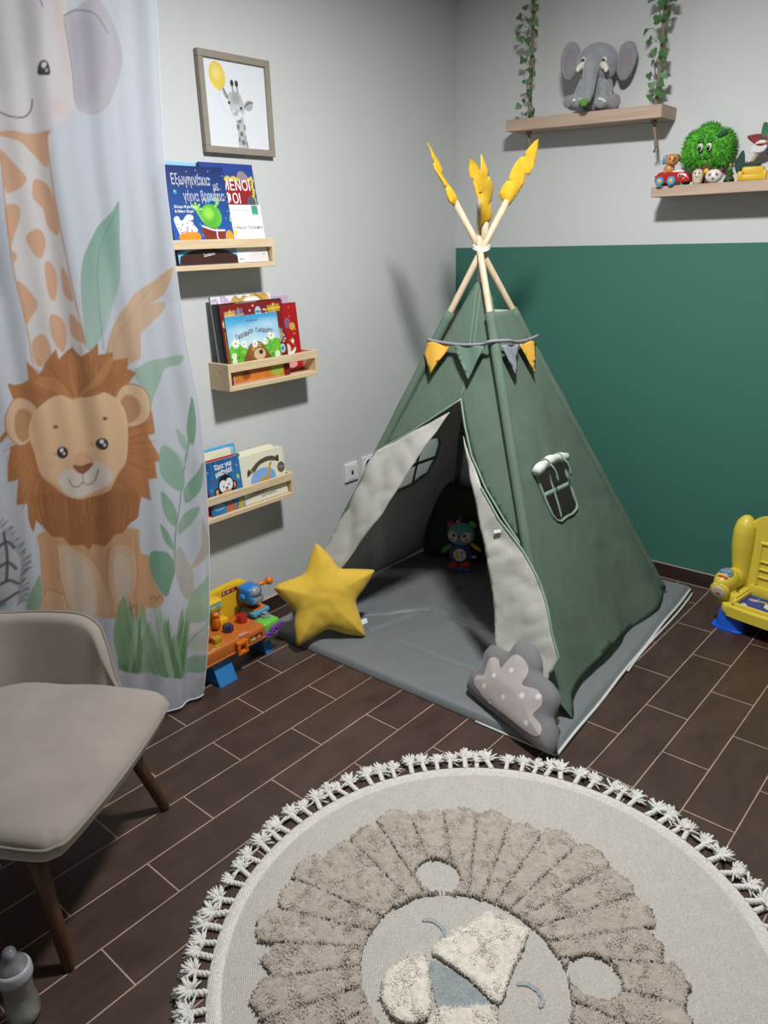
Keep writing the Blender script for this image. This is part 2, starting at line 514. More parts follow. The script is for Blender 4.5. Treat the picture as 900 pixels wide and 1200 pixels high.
def panel(name, k, outline, holes=(), step=.016, amp=.012, n0=0, mats=(GREEN, LIN), th=.003, edge=True, curve=None, parent=tp, label=None):
    V, F = sheet2d(outline, step, holes)
    P = []
    for u, v in V:
        n = n0+wrinkle(k, u, v, amp)
        if curve: n += curve(u, v)
        P.append(loc_t(on(k, u, v, n)))
    W = FR[k][3]
    G = []
    for f in F:
        a, b, c = (Vector(P[i]) for i in f)
        G.append(f if (b-a).cross(c-a).dot(W) > 0 else f[::-1])
    o = mesh_from(name, P, G, list(mats), parent)
    s = o.modifiers.new('Solidify', 'SOLIDIFY'); s.thickness = th; s.offset = -1; s.material_offset = len(mats)-1; s.use_quality_normals = True
    if label: o['label'] = label
    return o

def seam(bm, k, pts, rad=.004, n=.004, amp=.009, step=.02):
    tube(bm, [loc_t(on(k, u, v, n+wrinkle(k, u, v, amp))) for u, v in resample(pts, step, False)], rad, 6)

# poles
for nm, b in (('A', tA), ('B', tB), ('C', tC), ('D', tD)):
    q = {'A': (.012, -.006, 0), 'B': (.004, -.018, .0), 'C': (-.012, .006, 0), 'D': (.0, .020, 0)}[nm]
    mid = tT+Vector(q)
    swing = Vector((.756, .654, 0))*{'A': 0, 'B': .041, 'C': 0, 'D': -.010}[nm]
    top = mid+swing+(tT-b)*(.15 if nm != 'D' else .10); foot = b+Vector((0, 0, -.01 if nm in 'AD' else .0))
    bm = BM(); tube(bm, [loc_t(foot), loc_t(mid), loc_t(top-(top-mid).normalized()*.058)], [.014, .0135, .013], 14)
    pole = obj('pole', bm, NATW, tp, True)
    # felt feather on the pole end
    ax = (tT-b).normalized(); view = (Vector((2.5, -3.46, 1.6))-top).normalized()
    turn = {'A': 8, 'B': 30, 'C': 74, 'D': 50}[nm]
    side = ax.cross(view).normalized()*(1 if nm != 'C' else 1); side.rotate(Matrix.Rotation(math.radians(turn), 3, ax)); nn = side.cross(ax)
    L = .25
    out = [(-.0152, -.004), (-.024, .055), (-.0275, .095), (-.014, .124), (-.0285, .127), (-.0275, .165), (-.020, .195), (-.008, .23), (.003, .25), (.012, .235), (.021, .20), (.0235, .190), (.013, .173), (.027, .172), (.036, .145), (.038, .115),
           (.034, .08), (.024, .074), (.036, .070), (.040, .04), (.038, .018), (.018, .002)]
    out = [(-x*(1 if nm in 'AC' else -1), y) for x, y in out]
    V, F = sheet2d(out, .007)
    base = top-ax*.075
    bend = {'A': .02, 'B': -.045, 'C': .015, 'D': -.05}[nm]
    P = [loc_t(base+side*x*1.05+ax*y+nn*(bend*(y/L)**2+.004*math.sin(y*40+x*60)+.0*x)) for x, y in V]
    me_o = mesh_from('feather', P, F, mat('felt_yellow', '#cba322', .9, var=.06, vscale=40, bump=.3, bscale=500), pole)
    # the felt is puffed out round the pole and thin at the edge
    bm = BM(); bm.from_mesh(me_o.data); bpy.data.objects.remove(me_o)
    d = pdist(V[:, 0], V[:, 1], out)
    bm.verts.ensure_lookup_table()
    vs0 = [v.co.copy() for v in bm.verts]; bm.free(); bm = BM()
    hh = .0015+.0145*np.clip(1-np.exp(-d/.012), 0, 1)*np.clip(1.15-V[:, 1]/.16, .06, 1)
    up = [bm.verts.new(c+nn*h) for c, h in zip(vs0, hh)]; dn = [bm.verts.new(c-nn*h) for c, h in zip(vs0, hh)]
    for f in F:
        bm.faces.new([up[i] for i in f]); bm.faces.new([dn[i] for i in f[::-1]])
    nb = len(resample(out, .007))
    for i in range(nb):
        j = (i+1) % nb
        bm.faces.new((up[i], dn[i], dn[j], up[j]))
    obj('feather', bm, MATS['felt_yellow'], pole, True)['label'] = 'yellow felt feather on the pole end'
    # canvas sleeve round the lower part of the pole
    bm = BM()
    pts = []; rad = []
    s1 = .845
    for i in range(41):
        t = i/40*s1+.012*(1-i/40)
        p = foot+(mid-foot)*t
        pts.append(loc_t(p)); rad.append(.0195+.0025*noise.noise(Vector((t*14, ord(nm), 0))))
    tube(bm, pts, rad, 14)
    obj('pole_sleeve', bm, GREEN if nm != 'B' else GREEN, tp, True)

bm = BM()
for z in (-.006, 0, .006):
    tube(bm, [loc_t(tT+Vector((.032*math.cos(a), .034*math.sin(a), z+.006*math.sin(a*2)))) for a in np.linspace(0, 2*PI, 24, endpoint=False)], .0035, 6, True)
obj('rope_tie', bm, mat('white_cord', '#dcdad4', .8, bump=.3), tp, True)

# front panel: left and right half above the opening
slit = (0.6064,1.057)
apexL = (0.5465,1.518); apexR = (0.6022,1.519)
hemR = [slit, (0.6565,0.9508), (0.7178,0.8452), (0.8151,0.7322), (0.9243,0.6334), (1.017,0.5581)]
front = [(0.52,1.452), apexL, apexR, (0.6431,1.455), (0.7813,1.132), (0.9245,0.7943), (1.021,0.5559)] + hemR[::-1] + [(0.5619,1.011), (0.3977,0.8914), (0.2659,0.8072), (0.2562,0.7763)]
panel('front_panel', 'F', front, amp=.006)
panel('tied_back_flap', 'F', [(0.5697,0.9979), (0.4008,0.8811), (0.2621,0.7882), (0.2317,0.6984), (0.1706,0.5114), (0.1056,0.3264), (0.0594,0.1725), (0.0502,0.1003), (0.211,0.1222), (0.2165,0.2665), (0.2785,0.3858), (0.3545,0.5127), (0.4267,0.671), (0.5009,0.8391)],
      n0=.020, amp=.026, step=.012, mats=(LIN, GREEN), label='pale grey lining of the left door flap, folded back')
panel('tied_back_flap', 'F', [(0.6713,0.9122), (0.7327,0.8341), (0.8151,0.7322), (0.9243,0.6334), (1.04,0.548), (1.116,0.4728), (1.19,0.3699), (1.232,0.2822), (1.266,0.2265), (1.251,0.1609), (1.243,0.0913), (1.183,0.039), (1.089,0.0267), (1.034,0.1504), (0.9606,0.3523), (0.883,0.5269), (0.7846,0.7034)],
      n0=.034, amp=.032, step=.012, mats=(LIN, GREEN), label='pale grey lining of the right door flap, folded back')
bm = BM()
seam(bm, 'F', [(0.6113,1.054), (0.3987,0.888), (0.26,0.7952)], .0045, .008, .006)
seam(bm, 'F', [slit, (0.6565,0.9508), (0.7178,0.8452), (0.8151,0.7322), (0.9243,0.6334), (1.017,0.5581)], .0045, .004, .006)
seam(bm, 'F', [(0.8151,0.7322), (0.9243,0.6334), (1.04,0.548), (1.116,0.4728), (1.19,0.3699), (1.232,0.2822), (1.266,0.2265), (1.251,0.1609)], .0045, .034, .032)
seam(bm, 'F', [(0.5583,1.504), (0.5874,1.284), slit], .0012, .003, .006)
seam(bm, 'F', [(0.5782,1.505), (0.6072,1.285), (0.6097,1.074)], .0012, .003, .006)
obj('hem', bm, TRIM, tp, True)
bm = BM()
prism(bm, [(-.014, -.006), (.014, -.006), (.014, .006), (-.014, .006)], 0, .001, M=Matrix.Translation(loc_t(on('F', *(0.929,0.5893), .046))) @ Matrix((FR['F'][1], FR['F'][2], FR['F'][3])).transposed().to_4x4() @ Matrix.Rotation(math.radians(20), 4, 'Z'))
obj('care_tag', bm, mat('white_label', '#e6e6e4', .7), tp)['label'] = 'small white care tag on the right flap'

# side windows (same shape in the right and the left panel)
win = [(0.4634,0.7962), (0.573,0.7941), (0.7107,0.7885), (0.7032,0.7043), (0.6966,0.6329), (0.6989,0.5889), (0.6805,0.5773), (0.6325,0.5707), (0.5866,0.5746), (0.5273,0.5725), (0.5006,0.5852), (0.4837,0.6091), (0.4761,0.6524), (0.4729,0.6941), (0.471,0.7516)]
width = (tC-tB).length
def mirror(p): return ((tA-tD).length-p[0], p[1])
def window(k, w, sgn, bars):
    # sewn edge and crossing bars
    bm = BM()
    seam(bm, k, list(w)+[w[0]], .0055 if sgn > 0 else .008, .004, .010, .012)
    def strip(p, q, hw):
        p, q = np.array(p), np.array(q); d = (q-p)/np.linalg.norm(q-p); s = np.array((-d[1], d[0]))*hw
        n = 14; vs = []
        for i in range(n+1):
            c = p+(q-p)*i/n; wv = wrinkle(k, c[0], c[1], .010)+.002*math.sin(i/n*PI)
            vs.append([bm.verts.new(loc_t(on(k, *(c+s*j), wv+z))) for j, z in ((-1, .005), (1, .005), (1, .002), (-1, .002))])
        for a, b in zip(vs, vs[1:]):
            for j in range(4): bm.faces.new((a[j], a[(j+1) % 4], b[(j+1) % 4], b[j]))
        bm.faces.new(vs[0]); bm.faces.new(vs[-1][::-1])
    for p, q, hw in bars: strip(p, q, hw)
    o = obj('window_bars', bm, TRIM if sgn > 0 else GREEN, tp, True)
    # rolled-up blind tied along the top edge
    a = on(k, *w[0], .022); b = on(k, *w[2], .022)
    if sgn > 0:
        bm = BM(); n = 16; pts = []; rad = []
        for i in range(n+1):
            t = -.06+1.12*i/n
            p = a+(b-a)*t+FR[k][2]*(.014*math.sin(t*PI))
            pts.append(loc_t(p)); rad.append(.019+.0025*math.sin(t*17)-.004*math.exp(-((t-.3)/.05)**2)-.005*math.exp(-((t-.78)/.05)**2))
        tube(bm, pts, rad, 14)
        bl = obj('rolled_blind', bm, mat('blind_cloth', '#cfd2cc', .85, bump=.3, weave=300), tp, True); bl['label'] = 'white rolled blind tied above the window'
        for t in (.3, .78):
            bm = BM()
            p = a+(b-a)*t+FR[k][2]*(.014*math.sin(t*PI)); ax = (b-a).normalized(); n2 = FR[k][3]; v2 = FR[k][2]
            tube(bm, [loc_t(p+(v2*math.cos(q)+n2*math.sin(q))*.0175+ax*.003*math.sin(q)) for q in np.linspace(0, 2*PI, 18, endpoint=False)], .0035, 6, True)
            tube(bm, [loc_t(p+v2*y+n2*(.018+x)+ax*z) for y, x, z in ((-.008, .002, 0), (-.03, .008, .006), (-.05, .004, .018), (-.07, .0, .018), (-.085, .0, .02))], [.003, .004, .004, .005, .004], 6)
            obj('blind_ribbon', bm, TRIM, tp, True)
window('R', win, 1, [((0.574,0.7897), (0.5446,0.5795), .0065), ((0.4722,0.6955), (0.6947,0.6817), .0095)])
winL = [(0.4521,0.7365), (0.4251,0.6932), (0.4225,0.6126), (0.441,0.5311), (0.5311,0.5039), (0.6523,0.4972), (0.7413,0.5012), (0.8044,0.5574), (0.7808,0.6227), (0.7304,0.6801), (0.6521,0.7308), (0.5593,0.7528)]
window('L', winL, -1, [((0.5767,0.748), (0.5516,0.5051), .008), ((0.7402,0.6111), (0.4249,0.618), .008)])

def tri(k, top=.99, hem=None, inset=.012):
    w = {'R': (tC-tB).length, 'L': (tA-tD).length, 'K': (tD-tC).length}[k]
    P, U, V, W = FR[k]
    ap = ((tT-P).dot(U), (tT-P).dot(V))
    e0 = np.array((0, 0.)); e1 = np.array((w, 0.)); a = np.array(ap)
    t0 = .845
    l0 = e0+(a-e0)*t0; r0 = e1+(a-e1)*t0
    bot = hem if hem else [(x, .02+.01*math.sin(x*9)) for x in np.linspace(w*.985, w*.015, 12)]
    return [tuple(l0+np.array((.002, 0))), tuple(r0)]+bot
# right panel, with its hem lifting off the mat
hemr = [(1.211,-0.0052), (0.9673,-0.0046), (0.7742,0.0115), (0.6124,0.0418), (0.4699,0.0485), (0.3746,0.0403), (0.296,0.0367), (0.1927,0.0373), (0.1245,0.029), (0.0572,-0.0235)]
wr_ = (tC-tB).length
P_, U_, V_, W_ = FR['R']
apR = np.array(((tT-P_).dot(U_), (tT-P_).dot(V_)))
lead = [tuple(np.array((0, 0.))+apR*t) for t in (.05, .3, .845)]
out_r = [tuple(np.array((wr_, 0))+(apR-np.array((wr_, 0)))*.845)]+hemr+lead
panel('side_panel', 'R', out_r, [win], .02, .010, curve=lambda u, v: .035*math.exp(-max(v, 0)/.16)*(.5+.5*math.sin(u*13+1)))
panel('side_panel', 'L', tri('L'), [winL], .024, .009)
panel('back_panel', 'K', tri('K'), (), .03, .008)

# ------------------------------------------------------------------ bunting on the teepee
bn = thing('bunting', 'grey string bunting with coloured triangle flags across the top of the teepee', 'bunting', (.74, -.83, 1.2))
def loc_b(p): return tuple(Vector(p)-Vector((.74, -.83, 1.2)))
NB = .034
cord = [on('F', *(0.4072,1.269), NB), on('F', *(0.4692,1.263), NB), on('F', *(0.5701,1.259), NB), on('F', *(0.6676,1.267), NB), on('F', *(0.711,1.278), NB+.01),
        on('R', *(0.5762,1.293), NB+.004), on('R', *(0.6467,1.282), NB-.004), on('R', *(0.7402,1.278), NB-.004), on('R', *(0.839,1.284), NB)]
bm = BM(); tube(bm, [loc_b(p) for p in spline(cord, 5, False)], .0065, 8)
obj('cord', bm, mat('bunting_tape', '#83848c', .85, bump=.3), bn, True)
def flag(k, pts, m, label, n=NB-.004):
    V, F = sheet2d(pts, .012)
    P = [loc_b(on(k, u, v, n+.004*math.sin(u*60+v*20)+.003)) for u, v in V]
    G = F
    o = mesh_from('flag', P, G, m, bn); s = o.modifiers.new('Solidify', 'SOLIDIFY'); s.thickness = .003; s.offset = 0
    o['label'] = label
YEL = mat('flag_mustard', '#dba83f', .85, var=.05, bump=.25, weave=420)
flag('F', [(0.4056,1.267), (0.5212,1.257), (0.4569,1.134), (0.4318,1.169), (0.4023,1.21)], YEL, 'mustard yellow triangle flag')
flag('F', [(0.5429,1.254), (0.6838,1.261), (0.6389,1.128)], mat('flag_sage', '#5d7568', .85, bump=.25, weave=420), 'sage green triangle flag')
flag('R', [(0.5245,1.285), (0.658,1.269), (0.5535,1.161)], mat('flag_grey', '#82858f', .85, bump=.25, weave=420), 'grey triangle flag', NB-.008)
flag('R', [(0.6693,1.269), (0.8088,1.271), (0.7051,1.141)], YEL, 'mustard yellow triangle flag', NB-.008)

# ------------------------------------------------------------------ quilted mat
def quad(P, s, t):
    a, b, c, d = P
    return a*(1-s)*(1-t)+b*s*(1-t)+c*s*t+d*(1-s)*t
mp_ = [np.array(v) for v in ((.115, -1.585), (1.53, -1.553), (1.415, -.075), (.085, -.075))]
nu, nv = 190, 200
S, Tt = np.meshgrid(np.linspace(0, 1, nu), np.linspace(0, 1, nv))
PX = np.stack([quad(mp_, s, t) for s, t in zip(S.ravel(), Tt.ravel())])
w_, h_ = 1.36, 1.49
ex = np.minimum(S, 1-S).ravel()*w_; ey = np.minimum(Tt, 1-Tt).ravel()*h_
ed = np.minimum(ex, ey)
lines = [[(.17, .16), (.83, .16), (.83, .84), (.17, .84), (.17, .16)]]
cc = (.5, .5)
lines += [[(.17, .16), (.36, .37)], [(.83, .16), (.64, .37)], [(.36, .37), (.64, .37), (.64, .66), (.36, .66), (.36, .37)], [(.17, .84), (.36, .66)], [(.83, .84), (.64, .66)],
          [(.36, .37), (.30, .16)], [(.36, .37), (.83, .30)]]
sd = np.full(len(ex), 9.)
for l in lines:
    sd = np.minimum(sd, pdist(S.ravel()*w_, Tt.ravel()*h_, [(a*w_, b*h_) for a, b in l], False))
puff = np.clip(1-np.exp(-ed/.012), 0, 1)**.5
nz = np.array([noise.noise(Vector((x*5, y*9, 0)))*.5+noise.noise(Vector((x*22, y*14, 5)))*.35+noise.noise(Vector((x*45, y*60, 8)))*.12 for x, y in PX])
H = .033*puff-.011*np.exp(-(sd/.009)**2)+.0045*nz*np.clip(ed/.03, 0, 1)+.003*np.array([abs(noise.noise(Vector((x*7+y*9, y*6-x*8, 3)))) for x, y in PX])*np.clip(ed/.03, 0, 1)
org = Vector((.78, -.83, 0))
top = [(x-org.x, y-org.y, max(z, .004)) for (x, y), z in zip(PX, H)]
V = top; F = gridfaces(nu, nv)
# skirt and underside
rim = list(range(nu))+[nu*k+nu-1 for k in range(1, nv)]+[nu*(nv-1)+k for k in range(nu-2, -1, -1)]+[nu*k for k in range(nv-2, 0, -1)]
b0 = len(V); V = V+[(V[i][0], V[i][1], .001) for i in rim]
for i in range(len(rim)):
    j = (i+1) % len(rim); F.append([rim[i], b0+i, b0+j, rim[j]])
F.append([b0+i for i in range(len(rim))][::-1])
mt = mesh_from('play_mat', V, F, mat('mat_satin', '#6f7476', .42, var=.04, vscale=10, sheen=.3), None)
mt.location = org
tag(mt, 'large grey quilted floor mat under the green teepee', 'mat')
bm = BM()
edge = [quad(mp_, 1.002, t) for t in np.linspace(.0, 1, 40)]
tube(bm, [(x-org.x, y-org.y, .007+.004*math.sin(i*.5)) for i, (x, y) in enumerate(edge)], .0055, 8)
e2 = [quad(mp_, 1.012+.006*math.sin(t*9), t) for t in np.linspace(.42, .98, 30)]
tube(bm, [(x-org.x, y-org.y, .0055) for x, y in e2], .0045, 8)
edge = [quad(mp_, s, -.003) for s in np.linspace(.78, 1, 14)]
tube(bm, [(x-org.x, y-org.y, .004) for x, y in edge], .0035, 8)
obj('piping', bm, mat('mat_piping', '#c9ccca', .6), mt, True)['label'] = 'pale piping along the mat edge'

# ------------------------------------------------------------------ cushions
def basis(origin, xdir, lean):
    """local x along xdir (horizontal), local y up and leaning back, local z towards the viewer side"""
    x = Vector((xdir[0], xdir[1], 0)).normalized(); n = x.cross(Vector((0, 0, 1)))   # horizontal normal
    y = (Vector((0, 0, 1))*math.cos(lean)-n*math.sin(lean)).normalized(); z = x.cross(y)
    M = Matrix((x, y, z)).transposed().to_4x4(); M.translation = Vector(origin)
    return M
STARY = mat('cushion_yellow', '#d2ae36', .85, var=.04, vscale=12, sheen=.2, bump=.15, bscale=900)
so = spline([(-0.0044,0.3955), (0.0121,0.3822), (0.0496,0.3331), (0.0796,0.2849), (0.1304,0.2757), (0.2139,0.2626), (0.2247,0.2535), (0.2137,0.2336), (0.1718,0.1841), (0.1328,0.141), (0.137,0.099), (0.155,-0.002), (0.1519,-0.0117),
             (0.1392,-0.0094), (0.0735,0.009), (0.0074,0.0368), (-0.0398,0.0243), (-0.1196,-0.0117), (-0.1307,-0.0102), (-0.1364,0.0061), (-0.1367,0.0717), (-0.1263,0.1267), (-0.1508,0.1611), (-0.1978,0.2234), (-0.1977,0.236), (-0.1818,0.2497), (-0.1206,0.2643), (-0.0714,0.2805), (-0.0467,0.3315), (-0.0163,0.3918)], 3)
smid = (Vector((.383, -1.611, 0))+Vector((.522, -1.42, 0)))/2
Ms = basis((0, 0, 0), (.139, .191), math.radians(24))
th_ = thing('star_cushion', 'yellow star shaped cushion leaning at the front left of the teepee', 'cushion', (smid.x, smid.y, .047))
Mst = Ms
pillow('star_body', so, .062, .05, .006, STARY, th_, .22, Mst, .62, 3)
bm = BM(); prism(bm, [(0, -.011), (.028, -.009), (.028, .011), (0, .011)], 0, .001, M=Mst @ Matrix.Translation((*(0.1426,0.0473), -.004)) @ Matrix.Rotation(.2, 4, 'Z'))
obj('label_tag', bm, MATS['white_label'], th_)['label'] = 'small white label tag'

# cloud cushion
cl = spline([(-0.2203,0.0032), (-0.2376,0.016), (-0.2515,0.0583), (-0.2396,0.0888), (-0.219,0.1071), (-0.2344,0.1488), (-0.2238,0.1909), (-0.19,0.205), (-0.1386,0.205), (-0.13,0.2409), (-0.1043,0.2634), (-0.0513,0.2644), (-0.0068,0.2417), (0.0145,0.2164), (0.0253,0.1963),
             (0.0825,0.1875), (0.1211,0.1704), (0.1413,0.142), (0.1454,0.1052), (0.1505,0.091), (0.1783,0.0703), (0.1988,0.0388), (0.2031,0.0032), (0.1784,-0.0138), (0.0982,-0.0143), (-0.0173,-0.0093), (-0.1401,-0.0057)], 4)
CLM = mat('cushion_grey', '#6d6c6e', .8, var=.04, vscale=12, sheen=.2, bump=.15, bscale=900)
Mc = basis((0, 0, 0), (.405, -.12), math.radians(36))
cc_ = thing('cloud_cushion', 'dark grey cloud shaped cushion with a pale spotted print beside the teepee', 'cushion', (1.345, -1.545, .047))
CT, CW = .052, .045
pillow('cloud_body', cl, CT, CW, .007, CLM, cc_, .10, Mc, .62, 11)
pr = spline([(-0.1719,0.0356), (-0.1872,0.0491), (-0.1865,0.0734), (-0.1583,0.0902), (-0.1732,0.1305), (-0.1631,0.1566), (-0.136,0.1617), (-0.1118,0.1447), (-0.1009,0.1422), (-0.0967,0.1676), (-0.0834,0.2025), (-0.0528,0.212), (-0.0144,0.1974), (0.0022,0.1702), (0.0053,0.139), (0.0203,0.1342), (0.0637,0.1455), (0.0949,0.1382), (0.1099,0.112), (0.1023,0.0836), (0.1027,0.0691), (0.1418,0.0568), (0.158,0.0372), (0.1491,0.0187), (0.1042,0.0116), (0.0114,0.0143), (-0.0935,0.0162)], 4)
V, F = sheet2d(pr, .004)
d = pdist(V[:, 0], V[:, 1], cl)*np.where(inside(V[:, 0], V[:, 1], cl), 1, -1)
h = CT*np.clip(1-np.exp(-d/CW), 0.02, 1)**.62
q = np.array([noise.noise(Vector((x*9+11, y*9, 1.3)))*.7+noise.noise(Vector((x*25+11, y*25, 4)))*.3 for x, y in V])
h = h*(1+.10*q)+.0012
spots = [((-0.1347,0.0568), .0085), ((-0.1122,0.1069), .0085), ((-0.0571,0.155), .009), ((-0.0372,0.0639), .0085), ((0.0316,0.1035), .010), ((0.0872,0.1292), .009), ((0.0915,0.0357), .009)]
cols = np.zeros((len(V), 3)); cols[:] = lin('#a9a2a1')
for (sx, sy), r in spots:
    a = np.clip((r-np.hypot(V[:, 0]-sx, V[:, 1]-sy))/.002+.5, 0, 1)[:, None]; cols = cols*(1-a)+np.array(lin('#cfcccc'))*a
mesh_from('cloud_print', [tuple(Mc @ Vector((x, y, z))) for (x, y), z in zip(V, h)], F, mat('cloud_print_cloth', '#ffffff', .8, attr=True, var=.02), cc_, True, cols)['label'] = 'pale grey cloud print with white spots'

# dark green cushion inside the tent and the soft owl in front of it
gc = thing('square_cushion', 'dark green square cushion standing in the back of the teepee', 'cushion', (.41, -.50, .045))
Mg = basis((0, 0, 0), (.95, .30), math.radians(12))
sq = ([(-.215, 0), (-.205, .2), (-.212, .375), (-.205, .385), (0, .378), (.2, .385), (.212, .375), (.205, .2), (.215, .015), (.2, 0), (0, .006), (-.2, 0)])
pillow('cushion_body', sq, .055, .07, .012, mat('cushion_dark_green', '#2c3a30', .85, var=.08, bump=.25, weave=400), gc, .1, Mg, .6, 5)

ow = thing('soft_toy_owl', 'small plush owl with blue head and purple belly sitting against the dark green cushion', 'soft toy', (.465, -.60, .036), math.radians(22))
BL, PU, RE, GR, YE, WH, BK = (mat('plush_blue', '#5f97a0', .9, bump=.3), mat('plush_purple', '#5b4a86', .9, bump=.3), mat('plush_red', '#c23a2e', .9, bump=.3), mat('plush_green', '#5fae3c', .9, bump=.3),
                              mat('plush_yellow', '#d8b032', .9, bump=.3), mat('plush_white', '#d9d5cc', .9, bump=.3), mat('bead_black', '#141414', .25))
lean = Matrix.Rotation(math.radians(-9), 4, 'X')
def part(name, m, fn, parent=ow, M=lean, smooth=True, label=None):
    bm = BM(); fn(bm)
    if M is not None: xf(bm, bm.verts, M)
    o = obj(name, bm, m, parent, smooth)
    if label: o['label'] = label
    return o
part('body', PU, lambda b: (ball(b, (0, 0, .085), (.058, .045, .062))))
hd = part('head', BL, lambda b: (ball(b, (0, -.004, .185), (.072, .05, .058))))
part('face', WH, lambda b: (ball(b, (-.026, -.026, .180), (.036, .03, .033)), ball(b, (.026, -.026, .180), (.036, .03, .033))), hd)
part('eye', BK, lambda b: ball(b, (-.026, -.057, .187), (.007, .004, .009)), hd)
part('eye', BK, lambda b: ball(b, (.026, -.057, .187), (.007, .004, .009)), hd)
part('cheek', RE, lambda b: ball(b, (-.034, -.054, .168), (.006, .003, .006)), hd)
part('cheek', RE, lambda b: ball(b, (.036, -.054, .168), (.006, .003, .006)), hd)
part('beak', mat('plush_orange', '#d8761f', .8), lambda b: lathe(b, [(.0095, 0), (.007, .007), (.001, .014)], (0, -.053, .176), (math.radians(115), 0, 0)), hd)
part('ear', RE, lambda b: ball(b, (-.056, 0, .229), (.018, .012, .019)), label='red ear')
part('ear', GR, lambda b: ball(b, (.052, 0, .235), (.022, .012, .016), (0, .4, 0)), label='green ear')
part('hanging_loop', PU, lambda b: tube(b, [(-.004, 0, .235), (-.010, 0, .255), (-.016, 0, .275), (-.008, .004, .277), (-.001, .004, .255), (.004, .004, .236)], .006))
part('bead', YE, lambda b: ball(b, (-.018, -.006, .246), .009))
part('wing', GR, lambda b: ball(b, (-.072, -.006, .105), (.034, .008, .013), (0, -.75, 0)), label='green wing')
part('wing', YE, lambda b: ball(b, (.074, 0, .124), (.034, .008, .010), (0, .55, 0)), label='yellow wing')
part('foot', RE, lambda b: (ball(b, (-.026, -.038, .032), (.028, .016, .017)), ball(b, (-.042, -.048, .028), (.010, .010, .010)), ball(b, (-.012, -.05, .028), (.010, .010, .010))), label='red foot')
part('foot', RE, lambda b: (ball(b, (.034, -.036, .038), (.028, .016, .017), (0, -.3, 0)), ball(b, (.02, -.048, .032), (.010, .010, .010)), ball(b, (.05, -.046, .042), (.010, .010, .010))), label='red foot')
part('base', mat('plush_deep_blue', '#3f6fae', .9, bump=.3), lambda b: [ball(b, (x, -.02, .014), (.022, .026, .014)) for x in (-.038, -.012, .014, .038)], label='blue scalloped base')
def belly(b): lathe(b, [(0, .004), (.026, .004), (.031, .002), (.032, 0)], (.006, -.0445, .088), (PI/2, 0, 0))
be = part('belly_badge', WH, belly, label='round white belly badge')
def moon(b):
    pts = [(.017*math.cos(a)-.006, .017*math.sin(a)) for a in np.linspace(.9, 2*PI-.9, 18)]+[(.014*math.cos(a)+.003, .013*math.sin(a)) for a in np.linspace(2*PI-1.2, 1.2, 14)]
    prism(b, pts, 0, .002, M=Matrix.Translation((.006, -.0486, .088)) @ XZ)
part('moon', YE, moon, be, smooth=False)
part('dot', RE, lambda b: ball(b, (.018, -.0495, .086), (.004, .002, .004)), be)
part('dot', PU, lambda b: ball(b, (.019, -.0495, .101), (.004, .002, .004)), be)
part('tag', mat('tag_pale_blue', '#9fc3c4', .8), lambda b: box(b, .056, .082, -.012, -.0105, .070, .083))

# ------------------------------------------------------------------ round lion rug
rc = Vector((1.774, -2.2986, 0))
RUG = mat('rug_weave', '#ffffff', .95, attr=True, var=.04, vscale=60, bump=.8, weave=95, melange=.2, mscale=150, mst=(1, 3, 1))
rg = None
def rug_part(name, mask_fn, step, hfn, cfn, m, parent, bounds):
    x0, x1, y0, y1 = bounds
    nu = int((x1-x0)/step)+1; nv = int((y1-y0)/step)+1
    X, Y = np.meshgrid(np.linspace(x0, x1, nu), np.linspace(y0, y1, nv))
    k = mask_fn(X, Y)
    idx = -np.ones(X.shape, int); idx[k] = np.arange(k.sum())
    H = hfn(X, Y); Cc = cfn(X, Y)
    # jitter gives the pile its rough look
    jx = X+rng.normal(0, step*.22, X.shape)*(parent is not None); jy = Y+rng.normal(0, step*.22, X.shape)*(parent is not None)
    V = np.stack([jx[k], jy[k], H[k]], 1)
    a = idx[:-1, :-1].ravel(); b = idx[:-1, 1:].ravel(); c = idx[1:, 1:].ravel(); d = idx[1:, :-1].ravel()
    ok = (a >= 0) & (b >= 0) & (c >= 0) & (d >= 0)
    F = np.stack([a, b, c, d], 1)[ok].tolist()
    return mesh_from(name, V, F, m, parent, True, Cc[k])
def vnoise(X, Y, cell, seed):
    r = np.random.default_rng(seed); n = 1+int(3/cell)+3; g = r.random((n, n))
    x = (X+1.5)/cell; y = (Y+1.5)/cell; xi = x.astype(int); yi = y.astype(int); fx = x-xi; fy = y-yi
    fx = fx*fx*(3-2*fx); fy = fy*fy*(3-2*fy)
    return (g[yi, xi]*(1-fx)+g[yi, xi+1]*fx)*(1-fy)+(g[yi+1, xi]*(1-fx)+g[yi+1, xi+1]*fx)*fy
# flat woven base, polar mesh with a rounded white border
nr, na = 70, 220
rr_ = np.concatenate([np.linspace(0, .63, 50), np.linspace(.634, .668, 18)])
V = []; Cb = []
beige = np.array(lin('#c3beb7')); border = np.array(lin('#d9d6d0'))
for r in rr_:
    for j in range(na):
        a = 2*PI*j/na
        bz = 0.007+(.004*math.sin(min(1, max(0, (r-.634)/.034))*PI) if r > .632 else 0)
        if r > .6675: bz = .001
        V.append((r*math.cos(a), r*math.sin(a), bz)); Cb.append(border if r > .633 else beige*(1+.05*noise.noise(Vector((r*math.cos(a)*30, r*math.sin(a)*30, 2)))))
F = []
for i in range(len(rr_)-1):
    for j in range(na):
        j2 = (j+1) % na
        F.append((i*na+j, i*na+j2, (i+1)*na+j2, (i+1)*na+j) if i else (0, (i+1)*na+j2, (i+1)*na+j)[::-1])
F = [f if len(f) == 3 else f for f in F]
rg = mesh_from('round_rug', V, F, RUG, None, True, np.array(Cb))
bm = BM(); bm.from_mesh(rg.data); bmesh.ops.recalc_face_normals(bm, faces=bm.faces); bm.to_mesh(rg.data); bm.free(); rg.data.shade_smooth()
rg.location = rc
